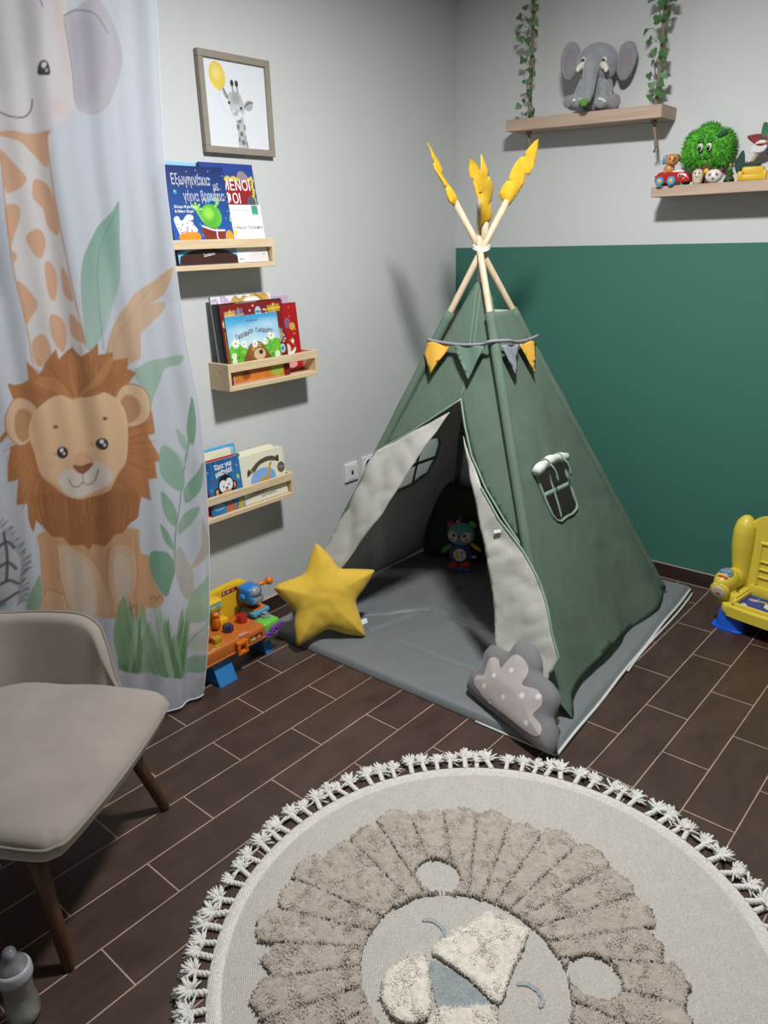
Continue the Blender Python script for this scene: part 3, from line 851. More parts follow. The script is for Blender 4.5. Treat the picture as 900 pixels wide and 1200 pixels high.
tag(rg, 'round beige rug with a raised lion face and white tassels on the tiles', 'rug')
PILE = mat('rug_pile', '#ffffff', 1, attr=True, var=.10, vscale=70, sheen=.3)
fc = (-.015, -.10)
ang0 = lambda X, Y: np.arctan2(Y+.055, X+.05)
NW = 30
def mane_mask(X, Y):
    a = ang0(X, Y); r = np.hypot(X+.05, Y+.055)
    seg = np.floor((a+PI)/(2*PI)*NW).astype(int) % NW
    rag = np.random.default_rng(4).random(NW)[seg]*.045
    ph = ((a+PI)/(2*PI)*NW) % 1
    gap = np.minimum(ph, 1-ph)*(2*PI/NW)*r
    rin = np.random.default_rng(9).random(NW)[seg]*.02
    face = (np.hypot((X-fc[0])/.245, (Y-fc[1])/.215) < 1+rin)
    # two ears interrupt the mane
    ear = (np.hypot((X+.235)/.062, (Y-.095)/.055) < 1) | (np.hypot((X-.215)/.062, (Y-.085)/.055) < 1)
    wob = vnoise(X, Y, .012, 3)*.012
    return (r < .465+rag-.02*np.abs(ph-.5)*2+wob-.006) & ~face & ~ear & (gap > .0008+wob*.10)
def edge_soft(mask, n=3):
    m = mask.astype(float)
    for _ in range(n):
        p = np.pad(m, 1); m = (p[1:-1, 1:-1]+p[:-2, 1:-1]+p[2:, 1:-1]+p[1:-1, :-2]+p[1:-1, 2:])/5
    return m
def pile_h(maskf, h, seed):
    def f(X, Y):
        m = edge_soft(maskf(X, Y), 2)
        n = .55*rng.random(X.shape)+.45*vnoise(X, Y, .008, seed+1)
        n2 = vnoise(X, Y, .03, seed)
        return .008+h*np.clip((m-.25)/.75, 0, 1)*(.55+.30*n2+.28*n)
    return f
def pile_c(c1, c2, seed):
    a, b = np.array(lin(c1)), np.array(lin(c2))
    def f(X, Y):
        t = np.clip(.5*vnoise(X, Y, .012, seed)+.3*vnoise(X, Y, .05, seed+2)+.3*rng.random(X.shape)-.05, 0, 1)[..., None]
        return a*(1-t)+b*t
    return f
def tufts(maskf, parent, bounds, n, h, c1, c2, seed, cl=.009):
    # cut pile: many short tapered tufts leaning in clumps
    g = np.random.default_rng(seed); x0, x1, y0, y1 = bounds
    X = g.uniform(x0, x1, (n, 1)); Y = g.uniform(y0, y1, (n, 1)); k = maskf(X, Y).ravel(); x = X[k][:, 0]; y = Y[k][:, 0]; m = len(x)
    lx = (vnoise(x[:, None], y[:, None], .016, seed+1)[:, 0]-.5)*cl+g.normal(0, .0022, m); ly = (vnoise(x[:, None], y[:, None], .016, seed+2)[:, 0]-.5)*cl+g.normal(0, .0022, m)
    hh = h*(.62+.45*vnoise(x[:, None], y[:, None], .02, seed+3)[:, 0]+g.uniform(-.12, .12, m)); w = g.uniform(.0019, .0030, m); a0 = g.uniform(0, 6.28, m)
    V = np.zeros((m, 7, 3))
    for q in range(3):
        ca, sa = np.cos(a0+q*2.094), np.sin(a0+q*2.094)
        V[:, q] = np.stack([x+ca*w, y+sa*w, np.full(m, .010)], 1); V[:, 3+q] = np.stack([x+lx*.7+ca*w*.85, y+ly*.7+sa*w*.85, .008+hh*.75], 1)
    V[:, 6] = np.stack([x+lx, y+ly, .008+hh], 1)
    base = (np.arange(m)*7)[:, None]
    F = []
    for q in range(3):
        r_ = (q+1) % 3
        F += (base+np.array([[q, r_, 3+r_, 3+q]])).tolist(); F += (base+np.array([[3+q, 3+r_, 6]])).tolist()
    t = np.clip(.6*vnoise(x[:, None], y[:, None], .03, seed+5)[:, 0]+g.uniform(0, .5, m)-.05, 0, 1)[:, None]
    c = np.array(lin(c1))*(1-t)+np.array(lin(c2))*t
    o = mesh_from('pile', V.reshape(-1, 3), F, PILE, parent, True, np.repeat(c, 7, 0)); o['kind'] = 'stuff'
    return o
mn = rug_part('mane', mane_mask, .0036, pile_h(mane_mask, .014, 21), pile_c('#9a8f85', '#b6aba0', 31), PILE, rg, (-.58, .48, -.58, .47)); mn['label'] = 'taupe raised pile mane in wedge shaped tufts'
tufts(mane_mask, mn, (-.58, .48, -.58, .47), 110000, .0175, '#a09689', '#c6bdb3', 91)
def polymask(pts, sm=4):
    P = spline(pts, sm)
    return lambda X, Y: inside(X, Y+0, P) if True else None
bridge = polymask([(-.112, -.095), (-.095, -.02), (-.068, .06), (-.05, .088), (.0, .092), (.035, .09), (.05, .05), (.068, -.03), (.085, -.10), (.06, -.108), (0, -.10), (-.06, -.098)])
cheekL = polymask([(-.112, -.118), (-.148, -.16), (-.15, -.225), (-.11, -.27), (-.05, -.275), (-.018, -.24), (-.03, -.20), (-.075, -.15)])
cheekR = polymask([(.085, -.125), (.118, -.16), (.12, -.225), (.08, -.27), (.02, -.275), (-.010, -.24), (.0, -.20), (.045, -.15)])
cream = lambda X, Y: bridge(X, Y) | cheekL(X, Y) | cheekR(X, Y)
mz = rug_part('muzzle', cream, .0034, pile_h(cream, .015, 51), pile_c('#cbc3b6', '#e2dccf', 61), PILE, rg, (-.18, .15, -.30, .11)); mz['label'] = 'cream raised pile muzzle'
tufts(cream, mz, (-.18, .15, -.30, .11), 24000, .018, '#cfc8bc', '#e4dfd4', 95, .009)
nose = polymask([(-.105, -.118), (-.05, -.104), (.02, -.104), (.075, -.118), (.055, -.15), (-.002, -.195), (-.02, -.197), (-.07, -.155)], 4)
rug_part('nose', nose, .0035, lambda X, Y: .0105+.0012*rng.random(X.shape), pile_c('#8b9498', '#a9b0b1', 71), RUG, rg, (-.12, .10, -.21, -.09))['label'] = 'grey blue woven nose'
for cx, cyy in ((-.148, -.048), (.122, -.048)):
    arc = [(cx+.034*math.cos(a), cyy+.026*math.sin(a)) for a in np.linspace(2.7, -.1, 14)]
    em = lambda X, Y, arc=arc: pdist(X, Y, arc, False) < .0065
    rug_part('eye', em, .0025, lambda X, Y: .0095+.001*rng.random(X.shape), pile_c('#9aa4a8', '#adb3b4', 81), RUG, rg, (cx-.06, cx+.06, cyy-.02, cyy+.05))
# tassels: short braids with a fluffy end, copied round the border
TAS = mat('tassel_yarn', '#dcdad5', .95, bump=.6, bscale=600)
def tassel_mesh(seed):
    r = random.Random(seed); bm = BM()
    L0 = .036
    for ph in (0, PI):
        tube(bm, [(t*L0, .0034*math.cos(ph+t*11), .0065+.0030*math.sin(ph+t*11)) for t in np.linspace(0, 1, 14)], .0050, 6)
    ball(bm, (L0+.002, 0, .008), (.009, .0095, .0075), seg=10)
    n = 84
    for i in range(n):
        a = r.gauss(0, .75); e = r.uniform(-.30, .8); l = r.uniform(.016, .040)
        d = Vector((math.cos(a)*math.cos(e), math.sin(a)*math.cos(e), math.sin(e)*.8))
        s = Vector((L0, 0, .0075)); q = s+d*l*.55+Vector((0, 0, .003)); p = s+d*l
        q.z = max(q.z, .003); p.z = max(p.z, .002)
        tube(bm, [s, q, p], [.0020, .0034, .0016], 5)
    me = bpy.data.meshes.new('tassel'); bmesh.ops.recalc_face_normals(bm, faces=bm.faces); bm.to_mesh(me); bm.free(); me.materials.append(TAS); me.shade_smooth()
    return me
tms = [tassel_mesh(s) for s in range(5)]
NT = 96
for k in range(NT):
    a = 2*PI*k/NT+random.uniform(-.012, .012)
    o = bpy.data.objects.new('tassel', tms[k % 5]); COL.objects.link(o); o.parent = rg
    o.location = (.664*math.cos(a), .664*math.sin(a), 0)
    tw = random.gauss(0, .12)-.10
    o.rotation_euler = (0, 0, a+tw+(.5 if random.random() < .06 else 0))
    s = random.uniform(.92, 1.12); o.scale = (s, s, s)

# ------------------------------------------------------------------ book ledges on the left wall
PINE = wood_mat('ledge_pine', '#dcc8a6', '#cbb38d', 5, .55, 1)
def ledge(label, y0, y1, z):
    t = thing('picture_ledge', label, 'shelf', (0, (y0+y1)/2, z), 0, 'pine book ledges on the left wall')
    L = (y1-y0)/2; D = .12; H = .105
    def bx(name, *a):
        bm = BM(); box(bm, *a, .0012, 1); return obj(name, bm, PINE, t)
    bx('base_board', .002, D, -L+.013, L-.013, 0, .018)
    bx('back_board', .001, .010, -L+.013, L-.013, .018, .06)
    bx('end_panel', .001, D, -L, -L+.013, 0, H); bx('end_panel', .001, D, L-.013, L, 0, H)
    bx('front_rail', D-.012, D, -L+.013, L-.013, H-.033, H-.001)
    return t
ledge('pine book ledge at the top of the row, below the giraffe picture', -1.84, -1.365, 1.512)
ledge('pine book ledge in the middle of the row, above the white wall sockets', -1.643, -1.168, 1.060)
ledge('lowest pine book ledge, holding small board books beside the curtain', -1.83, -1.352, .563)

PRINT = mat('glossy_print', '#ffffff', .38, attr=True, var=0)
MATT = mat('matt_print', '#ffffff', .7, attr=True, var=0)
PAGES = mat('book_pages', '#e4dfcf', .8, var=.05, vscale=80)
WT = mat('letter_white', '#e8e8e8', .5, var=0); SILV = mat('letter_silver', '#b9bcc8', .4, var=0); DKR = mat('letter_brown', '#6b3a22', .5, var=0); DK = mat('letter_dark', '#3c3a3a', .5, var=0); RD = mat('letter_red', '#8d5a5c', .5, var=0)

def book(label, y0, w, h, zs, xb, lean, th, cover, base, group, spine='#d8d4c8', draw=None, round_=False):
    M = basis((xb, y0, zs+th*math.sin(math.radians(lean))+.0004), (0, 1), math.radians(lean))
    t = thing('book', label, 'book', group=group); t.matrix_world = M
    sm = mat('cover_'+spine.strip('#'), spine, .45, var=.03)
    bm = BM()
    box(bm, 0, w, 0, h, -th, -th+.0012); box(bm, 0, .0014, 0, h, -th, -.0012); box(bm, 0, w, 0, h, -.0013, -.0004)
    obj('cover', bm, sm, t)
    bm = BM(); box(bm, .0016, w-.003, .002, h-.002, -th+.0013, -.0014); obj('pages', bm, PAGES, t)
    printed('front_cover', w, h, .0017, base, cover, PRINT, t, lambda u, v: np.stack([u, v, np.zeros_like(u)], 1))
    def put(body, u, v, size, m=WT, rot=0, bold=.0, xs=1, align='CENTER'):
        lettering('title', body, size, m, t, Matrix.Translation((u, v, .0004)) @ Matrix.Rotation(rot, 4, 'Z'), .0002, align, bold, xs)
    if draw: draw(put)
    return t

def stars(c, n, w, h, seed, col='#cfd8f0'):
    r = random.Random(seed)
    for _ in range(n): c.ell(r.uniform(.01, w-.01), r.uniform(.02, h-.01), .0016, .0016, col)
G1 = 'picture books on the top ledge'
zs = 1.5302
def c_space(c):
    c.poly([(0, 0), (.28, 0), (.28, .34), (0, .34)], '#1b2a63', grad=('#1f63b4', (0, .33), (0, .02)))
    stars(c, 46, .275, .33, 2)
    c.poly([(0, 0), (.275, 0), (.275, .045), (.22, .06), (.12, .066), (.05, .056), (0, .04)], '#6db4e0')
    c.poly([(0, 0), (.275, 0), (.275, .02), (.22, .046), (.14, .056), (.06, .048), (.01, .03)], '#3a1e17', mot=.2)
    c.ell(.038, .245, .008, .008, '#2f7fc0'); c.ell(.036, .248, .003, .003, '#9fe0d0')
    # plain coloured shapes: spotted cloth, orange tub, green mound, red brown bowl
    c.poly([(.02, .12), (.012, .155), (.03, .165), (.045, .15), (.07, .17), (.095, .165), (.09, .14), (.105, .115), (.06, .1), (.03, .1)], '#d9d9ee', sm=4)
    r = random.Random(4)
    for _ in range(26): c.ell(r.uniform(.022, .095), r.uniform(.105, .158), .0022, .0022, '#30304a')
    c.poly([(.022, .10), (.06, .112), (.108, .108), (.112, .085), (.09, .06), (.05, .058), (.03, .075)], '#dd8e24', sm=4, mot=.2)
    c.poly([(.025, .18), (.012, .195), (.035, .172)], '#c8642a')
    c.ell(.175, .165, .046, .042, '#59b33b', mot=.25); c.ell(.165, .175, .022, .02, '#8fd24e', soft=.015)
    c.poly([(.128, .128), (.20, .122), (.225, .118), (.222, .095), (.20, .075), (.15, .078), (.128, .10)], '#7c2f21', sm=4, mot=.2)
    c.line([(.128, .132), (.175, .118), (.224, .116)], .006, '#dcdce2', sm=5)
    c.line([(.19, .12), (.188, .09), (.21, .07)], .005, '#dcdce2', sm=5)
    c.line([(.155, .225), (.175, .215), (.185, .235), (.205, .215)], .007, '#58a4dc', sm=5); c.line([(.2, .2), (.215, .215), (.205, .23)], .010, '#8cc63f', sm=5)
    for a in (.2, .9, 1.6, 2.3): c.line([(.115, .185), (.115+.024*math.cos(a), .185+.024*math.sin(a))], .008, '#8fd24e')
    c.line([(.115, .185), (.135, .15)], .009, '#7cc247')
    for a in (-.3, .6, 1.4): c.line([(.258, .15), (.258+.018*math.cos(a), .15+.018*math.sin(a))], .006, '#8fd24e')
    c.ell(.243, .09, .018, .026, '#e09a2d', mot=.2); c.line([(.262, .09), (.268, .115), (.262, .13)], .006, '#d06a3a', sm=4)
book('dark blue picture book with silver title letters, front left on the top ledge', -1.797, 0.262, .333, zs, 0.104, 8, 0.008, c_space, '#1b2a63', G1, '#1b2450',
     lambda p: (p('Εξωγηινάκια', .112, .285, .050, SILV, 0, .0004, .55), p('με', .218, .268, .046, SILV, 0, .0004, .55), p('γήινα', .102, .230, .048, SILV, 0, .0004, .52), p('βρακάκια', .196, .232, .047, SILV, 0, .0004, .50),
                p('Κλαιρ Φρίντμαν', .022, .196, .013, WT, 0, .0002, 1, 'LEFT'), p('& Μπεν Κορτ', .022, .181, .013, WT, 0, .0002, 1, 'LEFT'), p('Susaeta', .135, .034, .017, WT, .15)))
book('pale blue book edge showing above the dark blue book on the top ledge', -1.775, 0.25, .347, zs, 0.074, 8, 0.01, lambda c: None, '#8cc4ec', G1, '#8cc4ec')
def c_red(c):
    c.poly([(.02, .02), (.235, .02), (.235, .30), (.02, .30)], '#8f1d22')
    for i in range(24):
        c.ell(.028+.0088*i, .298+.003*math.sin(i*2), .008, .006, '#c8b84a', rot=i, mot=.3); c.ell(.232+.003*math.sin(i*2), .03+.0115*i, .006, .008, '#b9b04a', rot=i, mot=.3); c.ell(.028+.0088*i, .155+.003*math.sin(i), .008, .005, '#c8b84a', mot=.3)
    c.poly([(.165, .31), (.18, .325), (.20, .322), (.215, .305), (.205, .29), (.185, .285)], '#8d7f88', sm=3, mot=.3)
    c.poly([(.18, .17), (.225, .17), (.22, .20), (.195, .21)], '#c98f3c', sm=3, mot=.3); c.ell(.215, .215, .02, .022, '#4a5560', mot=.3); c.ell(.238, .18, .016, .025, '#1c1a1c', mot=.2)
book('blue and red picture book with white capitals, back right on the top ledge', -1.628, 0.245, .350, zs, 0.0925, 8, 0.012, c_red, '#25408c', G1, '#1f3578',
     lambda p: (p('ΜΕΝΟΙ', .152, .272, .050, WT, 0, .0005, .85), p('ΦΟΙ', .128, .226, .050, WT, 0, .0005, .8)))
def c_white(c):
    c.poly([(.105, .17), (.135, .17), (.135, .204), (.105, .204)], '#3f9a80'); c.line([(.108, .173), (.133, .173)], .003, '#8fcab6')
    c.ell(.008, .108, .008, .010, '#e2d14a'); c.ell(.136, .163, .004, .004, '#d8cf7a'); c.ell(.096, .152, .003, .003, '#d8cf7a'); c.ell(.06, .084, .003, .003, '#c0b890'); c.ell(.054, .05, .004, .004, '#d8cf7a')
    c.line([(.03, .08), (.05, .045)], .0012, '#b9bcc4'); c.line([(.05, .06), (.046, .04)], .0012, '#c9ccd0')
    c.line([(.075, .045), (.10, .05), (.13, .052), (.16, .05)], .002, '#b0aaa6', sm=4)
    c.poly([(.05, 0), (.16, 0), (.16, .035), (.11, .042), (.05, .03)], '#d6cfcf', sm=0)
    c.ell(.13, .028, .003, .003, '#7c7478')
book('small white book with a green corner label, right on the top ledge', -1.534, 0.150, .206, zs, 0.104, 8, 0.008, c_white, '#e3e6e8', G1, '#d4d4d0',
     lambda p: (p('ο Μικρός Πρίγκιπας', .075, .125, .0155, RD), p('ΑΝΤΟΥΑΝ ΝΤΕ ΣΑΙΝΤ', .05, .186, .007, SILV), p('ΒΙΒΛΙΟ', .02, .012, .007, DK)))

G2 = 'picture books on the middle ledge'
zs = 1.0782
def c_sky(c):
    c.poly([(0, 0), (.27, 0), (.27, .26), (0, .26)], '#3f9ccc', grad=('#bfe0ec', (0, .25), (0, .12)), mot=.15)
    for i, (x, y, a, b) in enumerate(((.07, .2, .05, .015), (.2, .215, .06, .018), (.14, .16, .09, .02))): c.ell(x, y, a, b, '#cfe8f0', .55, soft=.03)
    U0 = c.V; c.V = c.V-.034
    c.poly([(0, .10), (.03, .118), (.07, .112), (.09, .095), (.17, .10), (.19, .13), (.23, .125), (.27, .105), (.27, .0), (0, 0)], '#5fae34', sm=4, mot=.35)
    r = random.Random(8)
    for _ in range(70): c.ell(r.uniform(0, .265), r.uniform(.03, .10), .009, .004, r.choice(['#3f8f2a', '#7cc842', '#93d455', '#2f7a2c']), .7, rot=r.uniform(-1, 1), soft=.004)
    c.poly([(0, 0), (.27, 0), (.27, .045), (.2, .055), (.1, .05), (0, .045)], '#c9742c', mot=.25)
    c.ell(.065, .03, .024, .018, '#8a4a22', soft=.01); c.ell(.225, .03, .03, .02, '#8fae3c', soft=.012, mot=.3); c.ell(.015, .035, .012, .015, '#3f9a3a', mot=.3); c.ell(.2, .05, .02, .01, '#3f8f2a', mot=.3)
    c.poly([(.07, .045), (.085, .085), (.10, .105), (.13, .11), (.165, .105), (.185, .08), (.20, .045)], '#7a4a26', sm=4, mot=.2)
    c.ell(.135, .085, .045, .036, '#8a5a30', mot=.2); c.ell(.148, .07, .03, .022, '#cdb48c', mot=.1)
    c.ell(.155, .077, .011, .009, '#4a2218'); c.ell(.118, .094, .007, .008, '#d8c060'); c.ell(.155, .104, .006, .007, '#d8c060'); c.ell(.118, .094, .003, .0045, '#201510'); c.ell(.156, .104, .003, .004, '#201510')
    def daisy(x, y, s):
        for k in range(9): c.ell(x+s*.62*math.cos(k*.7), y+s*.62*math.sin(k*.7), s*.42, s*.2, '#eef0ea', rot=k*.7)
        c.ell(x, y, s*.3, s*.3, '#d8b43c')
    for q in ((.035, .122, .019), (.075, .116, .015), (.02, .075, .013), (.018, .035, .012), (.185, .115, .014), (.218, .135, .019), (.13, .112, .016), (.24, .06, .014), (.02, .055, .012)): daisy(*q)
    c.V = U0
    c.poly([(0, 0), (.27, 0), (.27, .05), (0, .04)], '#c9742c', mot=.25, soft=.012); c.ell(.225, .03, .03, .02, '#8fae3c', soft=.012, mot=.3); c.ell(.065, .03, .022, .016, '#8a4a22', soft=.01)
book('square picture book with daisies and a brown bear at the front of the middle ledge', -1.607, 0.262, .258, zs, 0.104, 5, 0.006, c_sky, '#3f9ccc', G2, '#8fc4dc',
     lambda p: (p('Γκούφμαν', .085, .188, .026, DKR, .26, .0004, .75), p('η μαρμότα', .185, .194, .024, DKR, -.16, .0004, .75), p('Πολ Φρίντμαν', .13, .236, .009, DK)))
def c_xmas(c):
    r = random.Random(3)
    for _ in range(60): c.ell(r.uniform(.01, .31), r.uniform(.02, .29), .004, .004, '#d8cfc0')
    def gift(x, y, w, h, a, b):
        c.poly([(x, y), (x+w, y+h*.15), (x+w*.95, y+h), (x-w*.05, y+h*.85)], a, mot=.15); c.line([(x+w*.5, y), (x+w*.45, y+h)], .006, b); c.line([(x, y+h*.45), (x+w, y+h*.55)], .006, b)
    gift(.02, .245, .055, .035, '#b98f5a', '#d8b070'); gift(.07, .235, .04, .05, '#6b648a', '#a8985a'); gift(.235, .255, .065, .034, '#b08a2e', '#d8b848'); gift(.27, .14, .03, .05, '#6a8f90', '#c0a05a')
    c.ell(.185, .265, .016, .020, '#a9c4cc'); c.ell(.185, .265, .016, .005, '#4a7a9a'); c.ell(.29, .11, .014, .018, '#a9c4cc'); c.ell(.29, .11, .008, .008, '#4a7a9a'); c.ell(.015, .23, .012, .015, '#cdbb90')
    c.line([(.012, .02), (.012, .2)], .008, '#b08a2e')
book('dark red book with presents and white letters behind the daisy book', -1.618, 0.315, .303, zs, 0.0955, 5, 0.01, c_xmas, '#7a1a1c', G2, '#6a4a38',
     lambda p: (p('Οι ιστορίες Ξωτικών', .155, .222, .033, WT, .0, .0008, .78),))
book('thick black edged album behind the dark red book on the middle ledge', -1.628, 0.331, .306, zs, 0.083, 5, 0.02, lambda c: (c.line([(.1, .30), (.2, .30)], .008, '#8a8c90')), '#232529', G2, '#22262c')
def c_flow(c):
    r = random.Random(12)
    for x, y in ((.02, .31), (.06, .32), (.075, .305)):
        for k in range(5): c.ell(x+.010*math.cos(k*1.26), y+.010*math.sin(k*1.26), .007, .007, '#b9a4cc')
        c.ell(x, y, .004, .004, '#d8d0b0')
    c.poly([(.10, .29), (.115, .33), (.14, .318), (.16, .33), (.185, .322), (.21, .335), (.24, .33), (.27, .335), (.29, .31), (.28, .28)], '#c49a4c', sm=4, mot=.35)
    c.ell(.2, .31, .04, .012, '#e6e0da'); c.line([(.12, .33), (.15, .30)], .004, '#5f8a3a'); c.line([(.22, .33), (.25, .31)], .004, '#7a5a2a')
book('white book with purple flowers sticking up at the back of the middle ledge', -1.628, 0.298, .332, zs, 0.0605, 5, 0.01, c_flow, '#d9dbe2', G2, '#9fb4b4')
book('pale lilac book at the back right of the middle ledge', -1.42, 0.205, .312, zs, 0.038, 5, 0.006, lambda c: None, '#c3a6c0', G2, '#b898b4')
def c_santa(c):
    r = random.Random(6)
    for _ in range(30): c.poly([(x, y) for x, y in [(lambda cx, cy: [(cx, cy+.005), (cx+.002, cy), (cx, cy-.005), (cx-.002, cy)])(r.uniform(.02, .19), r.uniform(.03, .27))][0]], '#d8b04a')
    c.ell(.14, .20, .018, .022, '#8a5a7a', mot=.3); c.ell(.165, .185, .016, .016, '#c89a3c', mot=.3)
    c.ell(.105, .13, .016, .028, '#e0d8c4', mot=.1); c.ell(.125, .095, .018, .022, '#dcd2c4', mot=.1); c.poly([(.09, .07), (.13, .06), (.165, .08), (.17, .10), (.15, .085), (.11, .08)], '#e6e2da', sm=4); c.ell(.158, .125, .008, .009, '#e6e2da')
    c.ell(.14, .03, .03, .016, '#d89a9a', mot=.2)
book('bright red book with gold stars at the right end of the middle ledge', -1.385, 0.2, .282, zs, 0.048, 5, 0.008, c_santa, '#a8141c', G2, '#8f1016')

G3 = 'small board books on the lowest ledge'
zs = .5812
def c_monkey(c):
    c.poly([(0, 0), (.17, 0), (.17, .22), (0, .22)], '#1f4f86', grad=('#2f7fb8', (0, .2), (.17, 0)), mot=.25)
    for x in (.03, .055, .10, .13): c.line([(x, .22), (x-.004, .02)], .006, '#3a86b8', .5, soft=.01)
    r = random.Random(5)
    for _ in range(16): c.ell(r.uniform(.01, .155), r.uniform(.02, .20), .004, .005, '#7cbcdc', .6)
    c.ell(.043, .09, .017, .017, '#1c1415'); c.ell(.043, .09, .010, .011, '#d89a5a'); c.ell(.126, .102, .016, .018, '#1c1415'); c.ell(.126, .102, .010, .012, '#d88a5a')
    c.poly([(.05, .06), (.05, .12), (.07, .148), (.10, .15), (.12, .13), (.125, .09), (.11, .05), (.07, .045)], '#1c1415', sm=4)
    c.poly([(.082, .152), (.088, .162), (.094, .152)], '#1c1415')
    c.ell(.074, .108, .019, .024, '#dcdfe6'); c.ell(.104, .112, .017, .024, '#dcdfe6'); c.ell(.088, .066, .032, .026, '#c99a6a')
    c.ell(.075, .106, .0035, .0045, '#101014'); c.ell(.102, .110, .0035, .0045, '#101014'); c.ell(.09, .098, .007, .004, '#2a1815'); c.line([(.078, .066), (.092, .06), (.106, .072)], .003, '#5a2a1c', sm=4)
    c.poly([(.07, 0), (.12, 0), (.125, .03), (.075, .035)], '#b06a48', mot=.2); c.poly([(.13, 0), (.16, 0), (.165, .035), (.145, .045)], '#b8a43a', mot=.2); c.ell(.04, .03, .03, .014, '#6fa8d0', mot=.3)
    c.ell(.152, .13, .006, .010, '#b8c84a'); c.ell(.03, .135, .004, .006, '#8a1c2c')
book('blue board book with a monkey face on the lowest ledge', -1.775, 0.168, .216, zs, 0.104, 5, 0.014, c_monkey, '#1f4f86', G3, '#a01f24',
     lambda p: (p("Ώρα για", .085, .19, .026, WT, .06, .0007, .85), p('μπάνιο!', .085, .164, .028, WT, .10, .0009, .85)))
book('red board book directly behind the monkey book on the lowest ledge', -1.787, 0.176, .218, zs, 0.088, 5, 0.01, lambda c: c.poly([(.155, .02), (.176, .02), (.176, .2), (.155, .2)], '#5a6a68', mot=.3), '#b0262c', G3, '#b0262c')
book('cream board book showing above the red one on the lowest ledge', -1.775, 0.155, .245, zs, 0.076, 5, 0.014, lambda c: c.ell(.10, .225, .04, .006, '#b8cf8a', .5, soft=.01), '#dedac4', G3, '#d8d4be')
book('sky blue book standing at the very back left of the lowest ledge', -1.765, 0.18, .253, zs, 0.06, 5, 0.012, lambda c: (c.ell(.14, .235, .03, .008, '#bfe0ec', .7, soft=.01), c.ell(.165, .2, .008, .03, '#9fd0e8', .6, soft=.01)), '#4f9fd0', G3, '#4f9fd0')
def c_gir(c):
    c.poly(spline([(.04, .125), (.06, .145), (.10, .168), (.15, .176), (.19, .166), (.19, .148), (.15, .156), (.10, .148), (.068, .124)], 4), '#4f4a3c')
    c.poly([(.028, .112), (.046, .118), (.046, .145), (.034, .138)], '#3a3630'); c.poly([(.19, .146), (.205, .14), (.208, .168), (.195, .172)], '#3a3630')
    c.ell(.112, .088, .068, .046, '#7fa6d8', mot=.12); c.poly([(.05, .05), (.08, .062), (.13, .058), (.178, .066), (.17, .045), (.06, .04)], '#6f9a4a', sm=3, mot=.3)
    c.poly([(.095, .06), (.09, .08), (.105, .095), (.125, .092), (.142, .12), (.152, .145), (.162, .142), (.155, .125), (.142, .085), (.138, .06), (.13, .06), (.128, .072), (.108, .072), (.104, .06)], '#c49a3c', sm=2, mot=.3)
    c.ell(.158, .143, .009, .005, '#b0782c', rot=.5); c.ell(.213, .115, .020, .023, '#4a4034'); c.ell(.213, .115, .015, .018, '#6a5a44'); c.ell(.058, .128, .004, .005, '#c8b04a')
    c.poly([(0, .018), (.235, .052), (.235, .062), (0, .03)], '#9a978c', .8)
def wrap_gir(p):
    p('Η ΚΑΜΗΛΟΠΑΡΔΑΛΗ ΠΟΥ ΔΕΝ ΗΞΕΡΕ', .12, .042, .011, DK, .02); p('ΓΚΑΪ ΠΑΡΚΕΡ-ΡΙΣ', .13, .018, .010, DK, .02); p('ΧΟΡΟΣ', .213, .116, .008, SILV)
book('cream board book with a blue oval and a yellow giraffe on the lowest ledge', -1.607, 0.234, .202, zs, 0.104, 5, 0.022, c_gir, '#dcd9c6', G3, '#d3cfb8', wrap_gir)
book('cream board book standing behind the giraffe board book on the lowest ledge', -1.583, 0.18, .212, zs, 0.08, 5, 0.022, lambda c: None, '#e0dcc4', G3, '#d8d4b6')

